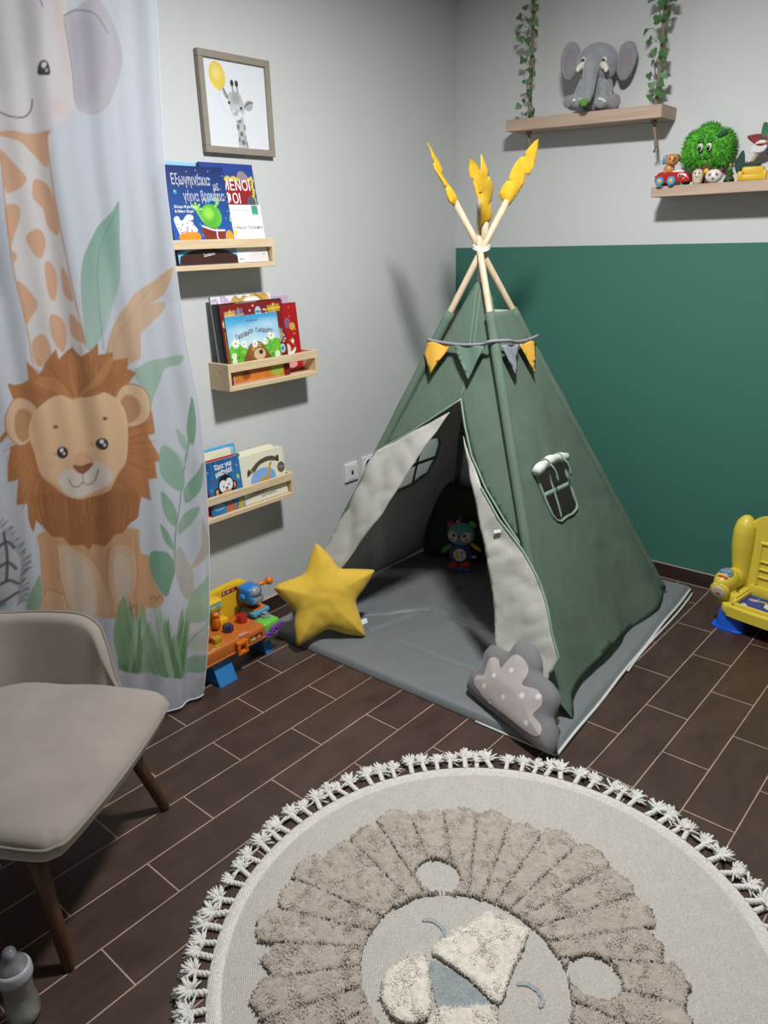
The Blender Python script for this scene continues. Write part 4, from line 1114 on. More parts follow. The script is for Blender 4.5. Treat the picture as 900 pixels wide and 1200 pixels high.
# ------------------------------------------------------------------ framed giraffe print
pf = thing('framed_picture', 'square framed print of a grey giraffe with a yellow balloon on the left wall', 'picture', (.002, -1.405, 2.081))
FRM = mat('frame_greige', '#8d867a', .5, var=.06, vscale=40)
W2, H2, B2 = .166, .166, .0235
bm = BM()
for a in ((-W2, W2, H2-B2, H2), (-W2, W2, -H2, -H2+B2)): box(bm, 0, .022, a[0], a[1], a[2], a[3], .0015, 1)
for a in ((-W2, -W2+B2), (W2-B2, W2)): box(bm, 0, .022, a[0], a[1], -H2+B2, H2-B2, .0015, 1)
obj('frame', bm, FRM, pf)
def c_giraffe(c):
    # u right, v up over 0.285 x 0.285
    s = .285
    q = lambda x, y: (x*s, y*s)
    c.ell(*q(.215, .815), .036, .046, '#d8c04e', mot=.25, rot=.15); c.ell(*q(.20, .85), .018, .02, '#e6d890', .7, soft=.02); c.poly([q(.222, .66), q(.25, .665), q(.238, .64)], '#b89c34')
    c.line([q(.238, .645), q(.23, .56), q(.28, .45), q(.37, .38), q(.42, .375)], .0012, '#a8a8a8', sm=5)
    c.line([q(.60, .36), q(.63, .25), q(.61, .13)], .001, '#b8b8b8', sm=5)
    c.poly([q(.46, .34), q(.585, .38), q(.60, .2), q(.645, 0), q(.475, 0), q(.48, .2)], '#b4b6b8', sm=0, mot=.2)
    for x, y, a, b in ((.49, .25, .012, .016), (.54, .17, .016, .014), (.60, .25, .007, .018), (.50, .1, .008, .016), (.56, .07, .018, .016), (.62, .05, .006, .018), (.52, .32, .016, .010), (.6, .13, .006, .012)): c.ell(x*s, y*s, a*.55, b*.6, '#6e7073', mot=.3, soft=.003)
    c.poly([q(.36, .62), q(.45, .66), q(.55, .64), q(.615, .52), q(.605, .42), q(.53, .34), q(.47, .33), q(.40, .42), q(.37, .52)], '#b9babc', sm=5, mot=.35)
    c.poly([q(.42, .46), q(.47, .42), q(.56, .43), q(.58, .38), q(.52, .34), q(.47, .335), q(.43, .38)], '#d6d7d9', sm=4)
    c.ell(.49*s, .58*s, .022, .02, '#86888b', .7, soft=.02); c.ell(.47*s, .40*s, .01, .006, '#8a8c8f', .8, soft=.006)
    c.poly([q(.36, .60), q(.30, .68), q(.27, .68), q(.29, .62), q(.33, .565)], '#a6a8aa', sm=4, mot=.3); c.line([q(.30, .68), q(.36, .575)], .005, '#55575a', sm=0)
    c.poly([q(.59, .50), q(.67, .57), q(.745, .58), q(.78, .55), q(.74, .47), q(.66, .455)], '#b2b4b6', sm=4, mot=.35); c.line([q(.63, .50), q(.70, .55), q(.76, .555)], .005, '#55575a', sm=4)
    for x in (.445, .52): c.line([q(x+.01, .64), q(x, .73)], .009, '#9c9ea0'); c.ell((x-.002)*s, .755*s, .008, .011, '#303234')
    c.ell(.375*s, .525*s, .006, .0055, '#303032'); c.ell(.565*s, .475*s, .006, .0055, '#252527')
printed('print', .285, .285, .0016, '#d7dbe1', c_giraffe, mat('print_paper', '#ffffff', .6, attr=True, var=0), pf, lambda u, v: np.stack([np.full_like(u, .012), u-.1425, v-.1425], 1))['label'] = 'white paper print of a grey giraffe and a yellow balloon'
bm = BM(); box(bm, .001, .010, -.15, .15, -.15, .15); obj('backing_board', bm, FRM, pf)

# ------------------------------------------------------------------ wall sockets
WPL = mat('socket_white', '#e2e2df', .35, var=0)
def socket(label, y, z, kind):
    t = thing('wall_socket', label, 'socket', (0, y, z), PI/2, 'white wall sockets')
    bm = BM(); box(bm, -.046, .046, -.010, -.0005, -.046, .046, .003, 2)
    obj('cover_plate', bm, WPL, t)
    bm = BM()
    if kind == 'data':
        box(bm, -.032, .032, -.0125, -.009, -.036, .036, .001, 1); obj('insert', bm, WPL, t)
        bm = BM(); box(bm, -.006, .008, -.0132, -.0120, -.012, .008); obj('data_port', bm, mat('port_black', '#161616', .5), t)['label'] = 'black data port'
    else:
        lathe(bm, [(.036, 0), (.036, .003), (.030, .003), (.027, -.0015), (0, -.0015)], (0, -.010, 0), (PI/2, 0, 0), 32); obj('round_insert', bm, WPL, t, True)
        for x in (-.0095, .0095):
            bm = BM(); lathe(bm, [(.0032, 0), (.0032, .0012), (0, .0012)], (x, -.0088, 0), (PI/2, 0, 0), 12); obj('pin_hole', bm, mat('port_black', '#161616', .5), t)
        bm = BM(); box(bm, -.004, .004, -.0135, -.0105, .022, .030); box(bm, -.004, .004, -.0135, -.0105, -.030, -.022); obj('earth_clip', bm, mat('clip_steel', '#9a9a98', .3, metal=1), t)
socket('white data socket with a small black port, first socket from the book ledges', -.871, .532, 'data')
socket('white round power socket, second from the left beside the teepee flap', -.746, .539, 'power')
socket('white wall socket half hidden behind the teepee flap', -.62, .542, 'power')

# ------------------------------------------------------------------ printed curtain
HA = (0.00141134,2.55608e-05,-2.34158,-0.000437206,-0.000846924,2.21785,-0.00025964,-6.86721e-05)
HB = (0.00153153,2.77377e-05,-2.50929,-0.00047444,-0.00091905,1.35643,-0.000281752,-7.45203e-05)
def _h(h, a, b):
    w = h[6]*a+h[7]*b+1
    return ((h[0]*a+h[1]*b+h[2])/w, (h[3]*a+h[4]*b+h[5])/w)
# sketch coordinates of the cloth print (upper and lower half) to metres on the cloth
def cA(a, b): return _h(HA, a, b)
def cB(a, b): return _h(HB, a, b)
def curtain():
    nz, ny = 720, 400
    z = np.linspace(.015, 2.62, nz); s = np.linspace(0, 1, ny)
    Z = np.repeat(z[:, None], ny, 1); S_ = np.repeat(s[None], nz, 0)
    edge = [(0.22,-1.865,2.3), (0.22,-1.904,1.826), (0.22,-1.9,1.512), (0.22,-1.893,1.288), (0.228,-1.871,1.046), (0.245,-1.886,0.799), (0.275,-1.925,0.55), (0.32,-1.99,0.31), (0.345,-2.048,0.093), (0.35,-2.072,0.027)]
    ez = np.array(sorted((q[2], q[1], q[0]) for q in edge)); k_ = np.ones(31)/31
    right = np.interp(z, ez[:, 0], ez[:, 1]); right = np.convolve(np.pad(right, 15, 'edge'), k_, 'valid')[:, None]; ex_ = np.interp(z, ez[:, 0], ez[:, 2])-.22
    ex_ = np.convolve(np.pad(ex_, 15, 'edge'), k_, 'valid')[:, None]
    Y = -3.05+(right+3.05)*S_
    c = Canvas(Y, Z, '#c3c8d2'); c.cell = .0036
    OR, ORD, ORL = '#cf9a72', '#b9784c', '#dcb796'
    # far animal with pale head and grey ear on the orange patched neck
    neck = [cA(-40, 430), cA(150, 430), cA(165, 560), cA(200, 780), cA(240, 1000), cA(275, 1140), cA(300, 1230), cA(110, 1230), cA(90, 1100), cA(50, 900), cA(20, 700), cA(-5, 520)]
    c.poly(neck, '#d3cfcf', sm=3, mot=.08)
    for P in ([(-40, 440), (60, 470), (120, 520), (158, 560), (152, 470), (150, 430)], [(5, 500), (60, 560), (90, 600), (60, 635), (22, 640), (10, 560)], [(120, 600), (160, 620), (185, 700), (195, 785), (165, 760), (148, 700), (112, 660)],
              [(22, 690), (66, 690), (68, 740), (40, 830), (60, 850), (48, 880), (30, 780)], [(90, 790), (130, 765), (158, 800), (150, 850), (130, 865), (105, 835)], [(152, 890), (175, 878), (195, 930), (190, 1005), (165, 985)],
              [(60, 940), (100, 970), (130, 1020), (110, 1060), (90, 1085), (75, 1020)], [(205, 895), (225, 930), (240, 1010), (215, 980)], [(168, 1060), (205, 1060), (228, 1110), (220, 1180), (180, 1140)], [(235, 1050), (268, 1100), (275, 1150), (240, 1120)], [(110, 1150), (150, 1120), (175, 1190), (130, 1230)]):
        c.poly([cA(*q) for q in P], OR, .85, sm=4, mot=.22)
    c.line([cA(5, 520), cA(40, 860), cA(90, 1080), cA(115, 1230)], .004, ORD, .7, sm=4); c.line([cA(150, 440), cA(175, 640), cA(240, 980), cA(280, 1160)], .004, ORD, .7, sm=4)
    c.poly([cA(*q) for q in [(-80, -60), (200, -60), (225, 60), (245, 250), (250, 350), (200, 415), (120, 445), (40, 435), (-60, 400)]], '#d0cace', sm=4, mot=.06)
    c.poly([cA(*q) for q in [(-60, -40), (120, -40), (130, 120), (60, 250), (40, 300), (-60, 260)]], '#bdbcc6', .5, sm=4, soft=.03)
    c.poly([cA(*q) for q in [(160, -40), (200, 20), (215, 130), (235, 240), (250, 330), (225, 250), (200, 120)]], ORL, .45, sm=4, soft=.02)
    c.ell(*cA(190, 360), .022, .018, '#d9b0ac', .4, soft=.03)
    c.poly([cA(*q) for q in [(212, 60), (260, 25), (320, -10), (370, 40), (405, 130), (416, 200), (400, 280), (375, 340), (330, 380), (280, 375), (250, 345), (240, 250), (225, 150)]], '#b3aeb8', .9, sm=4, mot=.12)
    c.poly([cA(*q) for q in [(232, 90), (290, 45), (345, 110), (350, 240), (310, 345), (262, 330), (250, 230)]], '#a29cac', .55, sm=4, soft=.03)
    c.line([cA(*q) for q in [(210, 55), (260, 30), (310, 40), (345, 75), (366, 105)]], .0035, '#6f5a5e', .8, sm=4)
    c.line([cA(*q) for q in [(212, 70), (228, 160), (245, 260), (250, 340)]], .003, '#8a7478', .6, sm=4)
    c.poly([cA(*q) for q in [(124, 250), (123, 225), (130, 207), (143, 204), (155, 218), (160, 250), (140, 254)]], '#26222a', sm=4); c.poly([cA(*q) for q in [(134, 214), (143, 210), (148, 220), (140, 230), (133, 224)]], '#cfd2da', sm=4); c.poly([cA(*q) for q in [(143, 236), (150, 232), (153, 240), (146, 243)]], '#b0a8b4', sm=4)
    c.line([cA(*q) for q in [(-20, 355), (10, 378), (50, 393), (90, 388), (108, 365), (111, 332)]], .0034, '#4a3f45', sm=5)
    c.line([cA(*q) for q in [(112, -20), (128, 5), (136, 25)]], .003, '#4a3f45', sm=4)
    # big leaves
    c.poly([cA(*q) for q in [(402, 675), (370, 715), (310, 790), (272, 880), (262, 960), (270, 1060), (285, 1170), (330, 1140), (375, 1050), (402, 940), (400, 800)]], '#7fa495', sm=3, mot=.2, grad=('#a9c2bb', cA(300, 800), cA(360, 1100)))
    c.line([cA(*q) for q in [(402, 675), (335, 850), (325, 960), (345, 1170)]], .003, '#5f8a78', .7, sm=4)
    c.poly([cA(*q) for q in [(575, 890), (520, 940), (440, 1000), (390, 1080), (350, 1180), (380, 1230), (470, 1200), (480, 1120), (545, 1050), (552, 1010), (510, 1018), (548, 990)]], '#c3a488', sm=2, mot=.2)
    c.line([cA(*q) for q in [(570, 900), (440, 1060), (360, 1210)]], .002, '#a98a6c', .7, sm=4)
    c.ell(*cA(-4, 880), .010, .07, '#9aa4ad', .8, soft=.02)
    # lion
    B = lambda *L: [cB(*q) for q in L]
    c.poly(B((445, 100), (500, 70), (560, 55), (605, 45), (600, 75), (555, 95), (540, 140), (520, 190), (500, 215), (470, 150)), '#93b0a2', sm=3, mot=.2)
    c.poly(B((25, 145), (60, 148), (100, 130), (92, 68), (135, 110), (155, 75), (190, 25), (200, 60), (245, 20), (268, 50), (325, 5), (325, 45), (380, 35), (376, 65), (432, 55), (425, 90), (455, 105), (430, 150), (470, 165), (500, 210), (515, 305), (490, 310), (505, 345), (540, 405), (510, 400),
             (515, 455), (490, 460), (496, 530), (470, 520), (455, 585), (425, 600), (400, 640), (375, 640), (350, 685), (320, 680), (305, 700), (280, 680), (240, 685), (215, 655), (180, 655), (150, 620), (125, 600), (108, 640), (88, 590), (85, 540), (50, 545), (55, 460), (22, 470), (30, 350), (60, 345), (20, 300), (60, 230)), '#ad7142', sm=2, mot=.25)
    c.poly(B((-10, 330), (20, 290), (22, 310), (2, 340)), '#ad7142')
    r = random.Random(2)
    for k in range(150):
        a = 2*PI*k/150+r.uniform(-.02, .02); r0, r1 = r.uniform(1.0, 1.1), r.uniform(1.3, 1.62)
        p0 = cB(265+160*r0*math.cos(a), 330-200*r0*math.sin(a)*.95); p1 = cB(265+160*r1*math.cos(a+.1), 345-215*r1*math.sin(a+.1)*.95)
        if abs(p1[1]-p0[1])+abs(p1[0]-p0[0]) > 0: c.line([p0, p1], .003, r.choice(['#8f5530', '#c48a58', '#9a6038', '#b97a48']), .5, soft=.005)
    body = B((150, 640), (430, 620), (455, 650), (460, 700), (490, 720), (495, 800), (515, 850), (470, 880), (440, 920), (130, 920), (140, 850), (135, 700))
    for P, cl_, al in ((body, '#c99b74', 1), (B((195, 690), (260, 700), (330, 760), (360, 870), (350, 930), (230, 930), (205, 800)), '#d3b093', .9), (B((225, 720), (290, 740), (330, 850), (320, 930), (250, 900)), '#cfc3b8', .6), (B((370, 690), (430, 690), (440, 800), (410, 900), (372, 900), (355, 800)), '#d0ae90', .8), (B((375, 720), (420, 720), (420, 830), (385, 860)), '#cdc4ba', .55), (B((138, 860), (170, 835), (210, 850), (215, 930), (130, 930)), '#cda380', 1), (B((455, 830), (490, 815), (512, 850), (490, 880), (450, 870)), '#c99b74', 1)):
        c.poly(P, cl_, al, sm=3, mot=.12)
    for L in (B((195, 690), (205, 800), (235, 900)), B((360, 690), (358, 800), (375, 890)), B((440, 640), (445, 760), (430, 850)), B((140, 860), (170, 835), (215, 850))): c.line(L, .003, '#9a6640', .7, sm=4, soft=.006)
    c.poly(B((105, 520), (250, 500), (460, 500), (455, 585), (425, 605), (400, 640), (375, 645), (350, 688), (320, 682), (305, 702), (280, 682), (240, 687), (215, 657), (180, 657), (150, 622), (125, 602)), '#a4683a', sm=1, mot=.25)
    for k in range(60):
        x = r.uniform(120, 440); c.line(B((x, r.uniform(510, 560)), (x+(275-x)*.06+r.uniform(-6, 6), r.uniform(580, 650)-abs(x-285)*.12)), .003, r.choice(['#8f5530', '#c48a58', '#8a5230', '#b97a48']), .5, soft=.005)
    for ex, ey, s1 in ((75, 270, 1), (440, 215, -1)):
        E = lambda cx, cy, rx, ry: [cB(cx+rx*math.cos(t), cy+ry*math.sin(t)) for t in np.linspace(0, 2*PI, 28, endpoint=False)]
        c.poly(E(ex, ey, 65, 82 if s1 > 0 else 74), '#a97850'); c.poly(E(ex, ey, 61, 78 if s1 > 0 else 70), '#d6b491'); c.poly(E(ex+8*s1, ey+12, 38, 55 if s1 > 0 else 48), '#b08059', .9, soft=.008)
    c.poly(B((140, 215), (200, 180), (255, 190), (320, 165), (385, 190), (420, 240), (425, 310), (415, 400), (390, 440), (355, 500), (290, 528), (235, 522), (190, 490), (145, 450), (125, 380), (105, 310), (115, 250)), '#e0bb95', sm=4, mot=.06)
    c.poly(B((145, 450), (190, 490), (240, 522), (300, 525), (355, 498), (410, 410), (370, 470), (300, 500), (220, 490)), '#c1926a', .6, sm=3, soft=.012)
    c.poly(B((200, 470), (225, 430), (270, 440), (320, 400), (355, 425), (370, 455), (330, 500), (280, 522), (235, 518)), '#d5cbc2', .95, sm=4, soft=.008)
    for k, P in enumerate(([(255, 195), (180, 120), (120, 140), (200, 175)], [(258, 195), (225, 90), (180, 60), (215, 140)], [(262, 195), (262, 80), (240, 40), (238, 120)], [(266, 195), (310, 90), (322, 20), (282, 110)], [(270, 190), (350, 120), (376, 50), (310, 120)], [(275, 190), (400, 140), (430, 70), (340, 130)])):
        c.poly(B(*P), ['#bd814f', '#a86c3c'][k % 2], .9, sm=4, mot=.15)
    for x, y, q in ((213, 374, .05), (337, 342, -.1)): c.poly(E(x, y, 18, 20), '#251a1a', sm=0); c.poly(E(x-2, y-8, 6, 7), '#e6e6ea'); c.poly(E(x+6, y+3, 4, 5), '#d0d0d4'); c.line(B((x-22, y+8), (x-30, y+2)), .002, '#7a4a2c')
    for x, y in ((191, 288), (344, 257)): c.poly(E(x, y, 9, 6), '#7a4a2c')
    c.poly(B((248, 410), (258, 380), (285, 370), (308, 385), (315, 410), (295, 420), (265, 418)), '#d4a783', sm=4); c.poly(B((247, 415), (280, 418), (315, 408), (305, 432), (283, 447), (258, 435)), '#8a5236', sm=4)
    c.line(B((283, 447), (283, 472)), .0022, '#4a2a20'); c.line(B((235, 465), (245, 485), (265, 487), (283, 474), (300, 483), (320, 470), (329, 430)), .0026, '#4a2a20', sm=5)
    c.ell(*cB(175, 410), .014, .010, '#d89a84', .35, soft=.02); c.ell(*cB(385, 370), .012, .010, '#d89a84', .3, soft=.02)
    for x in (430, 490, 505): c.line(B((x-8, 885-(x-430)*.5), (x, 872-(x-430)*.5), (x+6, 890-(x-430)*.5)), .0022, '#6a4430', sm=4)
    # zebra at the left edge
    c.poly(B((-80, 620), (0, 640), (40, 700), (60, 780), (60, 850), (30, 890), (-80, 910)), '#b9bbc2', sm=3, mot=.1)
    for L in (B((-20, 700), (20, 670), (45, 690)), B((-10, 760), (25, 740), (52, 760)), B((-20, 830), (25, 800), (58, 810)), B((0, 880), (40, 850), (60, 840)), B((10, 640), (22, 720), (20, 800))): c.line(L, .010, '#4a4d55', .9, sm=4)
    for k in range(40):
        y = 600+k*7; x = 5+min(75, k*4.5) if k < 22 else 78-(k-22)*.6
        c.line(B((x-10, y+10), (x+r.uniform(2, 22), y-r.uniform(0, 14))), .004, '#5a5d66', .7, soft=.004)
    c.ell(*cB(0, 880), .016, .014, '#6a6c72', .8, soft=.01)
    # foliage
    def leaf(P, col, g2=None, a=1): c.poly(B(*P), col, a, sm=4, mot=.22)
    leaf([(85, 895), (95, 840), (130, 780), (138, 850), (120, 900)], '#8aa890')
    c.line(B((632, 185), (625, 330), (600, 500), (570, 640), (560, 760)), .0055, '#6f9480', sm=5)
    for P, cl_ in (([(632, 185), (645, 260), (635, 345), (620, 300)], '#6f9a80'), ([(590, 290), (615, 320), (622, 370), (600, 340)], '#9ab8aa'), ([(545, 340), (600, 380), (618, 415), (570, 400)], '#a6bdb4'), ([(540, 350), (590, 380), (612, 440), (605, 500), (560, 480), (528, 430)], '#86a898'), ([(665, 400), (655, 480), (615, 540), (608, 500), (640, 440)], '#7ea592'),
                   ([(528, 500), (565, 530), (580, 580), (570, 615), (535, 570)], '#7fa48c'), ([(645, 545), (620, 610), (580, 640), (590, 590)], '#8fae9c'), ([(518, 605), (550, 640), (562, 690), (530, 660)], '#7aa088'), ([(490, 700), (540, 700), (562, 740), (545, 800), (520, 840), (490, 780)], '#6f9a80'),
                   ([(580, 680), (615, 760), (600, 850), (570, 820), (560, 740)], '#b3aca4'), ([(650, 580), (665, 640), (680, 660), (660, 700), (610, 750), (640, 680)], '#b7ada2'), ([(690, 738), (640, 780), (600, 840), (580, 920), (640, 900), (680, 850)], '#94b3a0'), ([(690, 910), (640, 920), (590, 960), (560, 1000), (640, 1000), (680, 970)], '#b3bdb6'),
                   ([(660, 1030), (600, 1020), (550, 1060), (535, 1080), (620, 1070)], '#8fae9c'), ([(600, 1090), (650, 1100), (690, 1150), (640, 1170), (600, 1130)], '#bfc1c4')):
        leaf(P, cl_)
    for L in (B((700, 790), (680, 860), (600, 960), (545, 1070)), B((690, 830), (660, 870), (650, 900)), B((655, 900), (690, 860))): c.line(L, .0038, '#86977e', sm=5)
    for k in range(46):
        x0 = r.uniform(385, 560); x1 = x0+r.uniform(-60, 60); y1 = r.uniform(850, 960)
        if x1 < 380: continue
        P = [(x0-9, 1085), (x0*.5+x1*.5-8, (1085+y1)/2), (x1, y1), (x0*.5+x1*.5+8, (1085+y1)/2+10), (x0+9, 1085)]
        c.poly(B(*P), r.choice(['#7fa37a', '#8fb08c', '#6a9068', '#a3bda0', '#5f8660']), .85, sm=3)
    c.poly(B((402, 845), (415, 930), (408, 1060), (385, 1060), (372, 960)), '#7fa078', .9, sm=3)
    # folds
    X = .217+.0065*np.sin(S_*46+.8*np.sin(Z*1.3))+.0045*np.sin(S_*83+2+.6*np.sin(Z*2.1+1))+.009*np.sin(S_*19+Z*.5)
    e = np.clip((S_-.62)/.30, 0, 1); X += ex_*e*e*(3-2*e)
    X += .010*np.clip((.25-Z)/.25, 0, 1)*np.sin(S_*30)
    V = np.stack([X.ravel(), Y.ravel(), Z.ravel()], 1)
    m = mat('sheer_print', '#ffffff', .8, attr=True, var=0, bump=.15, bscale=900)
    nt = m.node_tree; b = nt.nodes['Principled BSDF']; out = [n for n in nt.nodes if n.type == 'OUTPUT_MATERIAL'][0]
    tl = nt.nodes.new('ShaderNodeBsdfTranslucent'); at = [n for n in nt.nodes if n.type == 'ATTRIBUTE'][0]
    nt.links.new(at.outputs[0], tl.inputs[0]); mx = nt.nodes.new('ShaderNodeMixShader'); mx.inputs[0].default_value = .36
    nt.links.new(b.outputs[0], mx.inputs[1]); nt.links.new(tl.outputs[0], mx.inputs[2])
    tr = nt.nodes.new('ShaderNodeBsdfTransparent'); m2 = nt.nodes.new('ShaderNodeMixShader'); m2.inputs[0].default_value = .08
    nt.links.new(mx.outputs[0], m2.inputs[1]); nt.links.new(tr.outputs[0], m2.inputs[2]); nt.links.new(m2.outputs[0], out.inputs[0])
    o = mesh_from('curtain', V, gridfaces(ny, nz), m, None, True, c.C.reshape(-1, 3))
    tag(o, 'white curtain printed with a watercolour lion and leaves, hanging at the left wall', 'curtain')
    bm = BM(); n = 120
    idx = range(0, ny, 3)
    tube(bm, [(X[0, i], Y[0, i], .016) for i in idx], .003, 5); obj('bottom_hem', bm, mat('hem_white', '#c2c7d0', .8), o, True)
    bm = BM(); tube(bm, [(X[i, -1], Y[i, -1], Z[i, -1]) for i in range(0, nz, 6)], .0022, 5); obj('side_hem', bm, MATS['hem_white'], o, True)
curtain()

# ------------------------------------------------------------------ armchair
UPH = mat('suede_taupe', '#8f867d', .9, var=.10, vscale=7, sheen=.5, bump=.2, bscale=60)
PIP = mat('suede_piping', '#847b72', .9, var=.05)
LEG = wood_mat('walnut_leg', '#5a3820', '#432815', 5, .4, 2)
e_ = Vector((.315, -.515, 0)).normalized(); f_ = Vector((-e_.y, e_.x, 0))     # across (far to near), facing
ang = math.atan2(e_.y, e_.x)
mid_front = (Vector((.80, -2.462, 0))+Vector((1.095, -2.968, 0)))/2
cc0 = mid_front-f_*.28
ch = thing('armchair', 'taupe suede armchair with walnut legs in front of the printed curtain', 'armchair', cc0, ang)
# local: x across (-.30 far arm .. +.30 near arm), y facing (+.28 front)
HW, FR_, BK_ = .298, .285, -.30
def outline(s=1.0):
    pts = [(-HW, FR_-.07), (-HW+.02, FR_-.02), (-HW+.07, FR_), (0, FR_+.012), (HW-.07, FR_), (HW-.02, FR_-.02), (HW, FR_-.07), (HW, 0), (HW-.02, -.2), (HW-.12, BK_), (0, BK_-.015), (-HW+.12, BK_), (-HW+.02, -.2), (-HW, 0)]
    return spline([(x*s, y*s) for x, y in pts], 6)
ol = outline()
rings = [(0.0, .432), (.45, .432), (.75, .428), (.90, .420), (.97, .408), (1.0, .392), (.995, .372), (.96, .35), (.86, .315), (.70, .295), (.3, .29), (0, .29)]
bm = BM(); prev = None; n = len(ol)
for s, z in rings:
    if s == 0: cur = [bm.verts.new((0, 0, z))]
    else:
        cur = []
        for x, y in ol:
            zz = z
            if z > .38: zz += .004*noise.noise(Vector((x*s*9, y*s*9, 1)))-.010*max(0, (y*s-.12)/.17)**2 + .008*max(0, (abs(x*s)-.2)/.1)
            cur.append(bm.verts.new((x*s, y*s, zz)))
    if prev:
        for i in range(n):
            j = (i+1) % n
            if len(prev) == 1: bm.faces.new((prev[0], cur[i], cur[j]))
            elif len(cur) == 1: bm.faces.new((prev[i], prev[j], cur[0]))
            else: bm.faces.new((prev[i], prev[j], cur[j], cur[i]))
    prev = cur
obj('seat', bm, UPH, ch, True)
# wrap-round arms and back: a bucket wall that dies into the seat near the front
U_pts = spline([(-HW, .115), (-HW-.004, .06), (-HW-.006, 0), (-HW+.012, -.19), (-HW+.12, BK_+.012), (0, BK_), (HW-.12, BK_+.012), (HW-.012, -.19), (HW+.006, 0), (HW+.004, .06), (HW, .115)], 8, False)
def arc_len(P):
    d = [0]
    for a, b in zip(P, P[1:]): d.append(d[-1]+math.dist(a, b))
    return d
AL = arc_len(U_pts); TOT = AL[-1]
def wall_h(s):
    q = min(s, TOT-s)
    up = .012+.178*(1-math.exp(-(max(q, 0)/.055)**1.7))
    back = .17*max(0, min(1, (q-.30)/.28))**1.5
    return up+back
bm = BM(); NTW = 12; cols_ = []; rim_pts = []; TH = .052
for i, (p, s) in enumerate(zip(U_pts, AL)):
    a = np.array(U_pts[max(i-1, 0)]); b = np.array(U_pts[min(i+1, len(U_pts)-1)]); t = (b-a)/np.linalg.norm(b-a); nrm = np.array((t[1], -t[0]))
    if nrm @ np.array(p) < 0: nrm = -nrm
    h = wall_h(s); prof = []
    th = TH*min(1, .25+h/.14)
    for k in range(NTW+1):      # inside face, bottom to top
        q = k/NTW; z = .375+(h+.02)*q; o = .002+.05*(q**1.6)*(h/.19)
        prof.append((o-th*.5+.006*math.sin(q*PI), z))
    top = .375+h+.02
    for k in range(1, 6):       # rounded rim
        q = PI*k/6; o = .002+.05*(h/.19); prof.append((o-th*.5*math.cos(q), top+th*.36*math.sin(q)))
    for k in range(NTW+1):      # outside face, top to bottom, tucking under
        q = 1-k/NTW; z = .30+(top-.30)*q; o = .002+.05*(q**1.6)*(h/.19); prof.append((o+th*.5-.045*(1-q)**2, z))
    cols_.append([bm.verts.new((p[0]+nrm[0]*o, p[1]+nrm[1]*o, z)) for o, z in prof])
    o = .002+.05*(h/.19); rim_pts.append((p[0]+nrm[0]*(o+th*.30), p[1]+nrm[1]*(o+th*.30), top+th*.33))
for a, b in zip(cols_, cols_[1:]):
    for k in range(len(a)-1): bm.faces.new((a[k], a[k+1], b[k+1], b[k]))
    bm.faces.new((a[-1], a[0], b[0], b[-1]))
bm.faces.new(cols_[0]); bm.faces.new(cols_[-1][::-1])
obj('backrest', bm, UPH, ch, True)
front = [(x*1.0, y*1.0, .394+.0*x) for x, y in ol]
# piping: along the rim, then down round the front edge of the seat
k0 = [(x, y) for x, y in ol if y > .115]
k0 = sorted(k0, key=lambda q: math.atan2(q[0], q[1]-.1))
pts = rim_pts+[(x*1.004, y*1.004, .396-.010*max(0, (y-.12)/.17)) for x, y in reversed(k0)]
bm = BM(); tube(bm, pts, .0045, 8, True); obj('piping', bm, PIP, ch, True)
loc = lambda x, y: ((Vector((x, y, 0))-cc0).dot(e_), (Vector((x, y, 0))-cc0).dot(f_))
def leg(foot, top):
    bm = BM(); tube(bm, [(*foot, 0.0), (*foot, .004), ((foot[0]+top[0])/2, (foot[1]+top[1])/2, .155), (*top, .31)], [.0125, .0145, .0185, .0225], 16)
    obj('leg', bm, LEG, ch, True)
f1, f2 = loc(.740, -2.508), loc(1.028, -2.965)
leg(f1, (f1[0]+.055, f1[1]-.075)); leg(f2, (f2[0]-.045, f2[1]-.065))
leg((f1[0]+.01, -.27), (f1[0]+.07, -.19)); leg((f2[0]-.01, -.27), (f2[0]-.07, -.19))

# ------------------------------------------------------------------ baby bottle
bb = thing('baby_bottle', 'clear baby bottle with a pale cap standing on the tiles beside the armchair', 'bottle', (1.066, -3.090, 0)); bb.scale = (1.28, 1.28, 1.30)
def glassy(name, col, rough, tr):
    m = bpy.data.materials.new(name); m.use_nodes = True; b = m.node_tree.nodes['Principled BSDF']
    b.inputs['Base Color'].default_value = (*lin(col), 1); b.inputs['Roughness'].default_value = rough; b.inputs['Transmission Weight'].default_value = tr; b.inputs['IOR'].default_value = 1.35
    nz = m.node_tree.nodes.new('ShaderNodeTexNoise'); nz.inputs['Scale'].default_value = 30
    rp = m.node_tree.nodes.new('ShaderNodeMapRange'); rp.inputs['To Min'].default_value = rough*.8; rp.inputs['To Max'].default_value = rough*1.3
    m.node_tree.links.new(nz.outputs['Fac'], rp.inputs['Value']); m.node_tree.links.new(rp.outputs[0], b.inputs['Roughness'])
    MATS[name] = m; return m
CLR = glassy('clear_plastic', '#e6e8ea', .14, .92); FROST = glassy('frosted_plastic', '#dcdee2', .2, .85)
bm = BM(); lathe(bm, [(0, .001), (.020, .001), (.0265, .006), (.0285, .018), (.0275, .035), (.0245, .055), (.0240, .065), (.0262, .085), (.0275, .098), (.0265, .103), (.0245, .103), (.0255, .097), (.0242, .085), (.022, .065), (.0225, .055), (.0255, .035), (.0265, .018), (.0245, .008), (.018, .004), (0, .004)], seg=36, cap=False)
obj('bottle_body', bm, CLR, bb, True)
bm = BM(); lathe(bm, [(.0262, .096), (.0295, .096), (.0300, .099), (.0292, .112), (.027, .117), (.0235, .118), (.0225, .110), (.0255, .100)], seg=36, cap=False); obj('collar', bm, mat('collar_plastic', '#a4a6aa', .3, var=.02), bb, True)
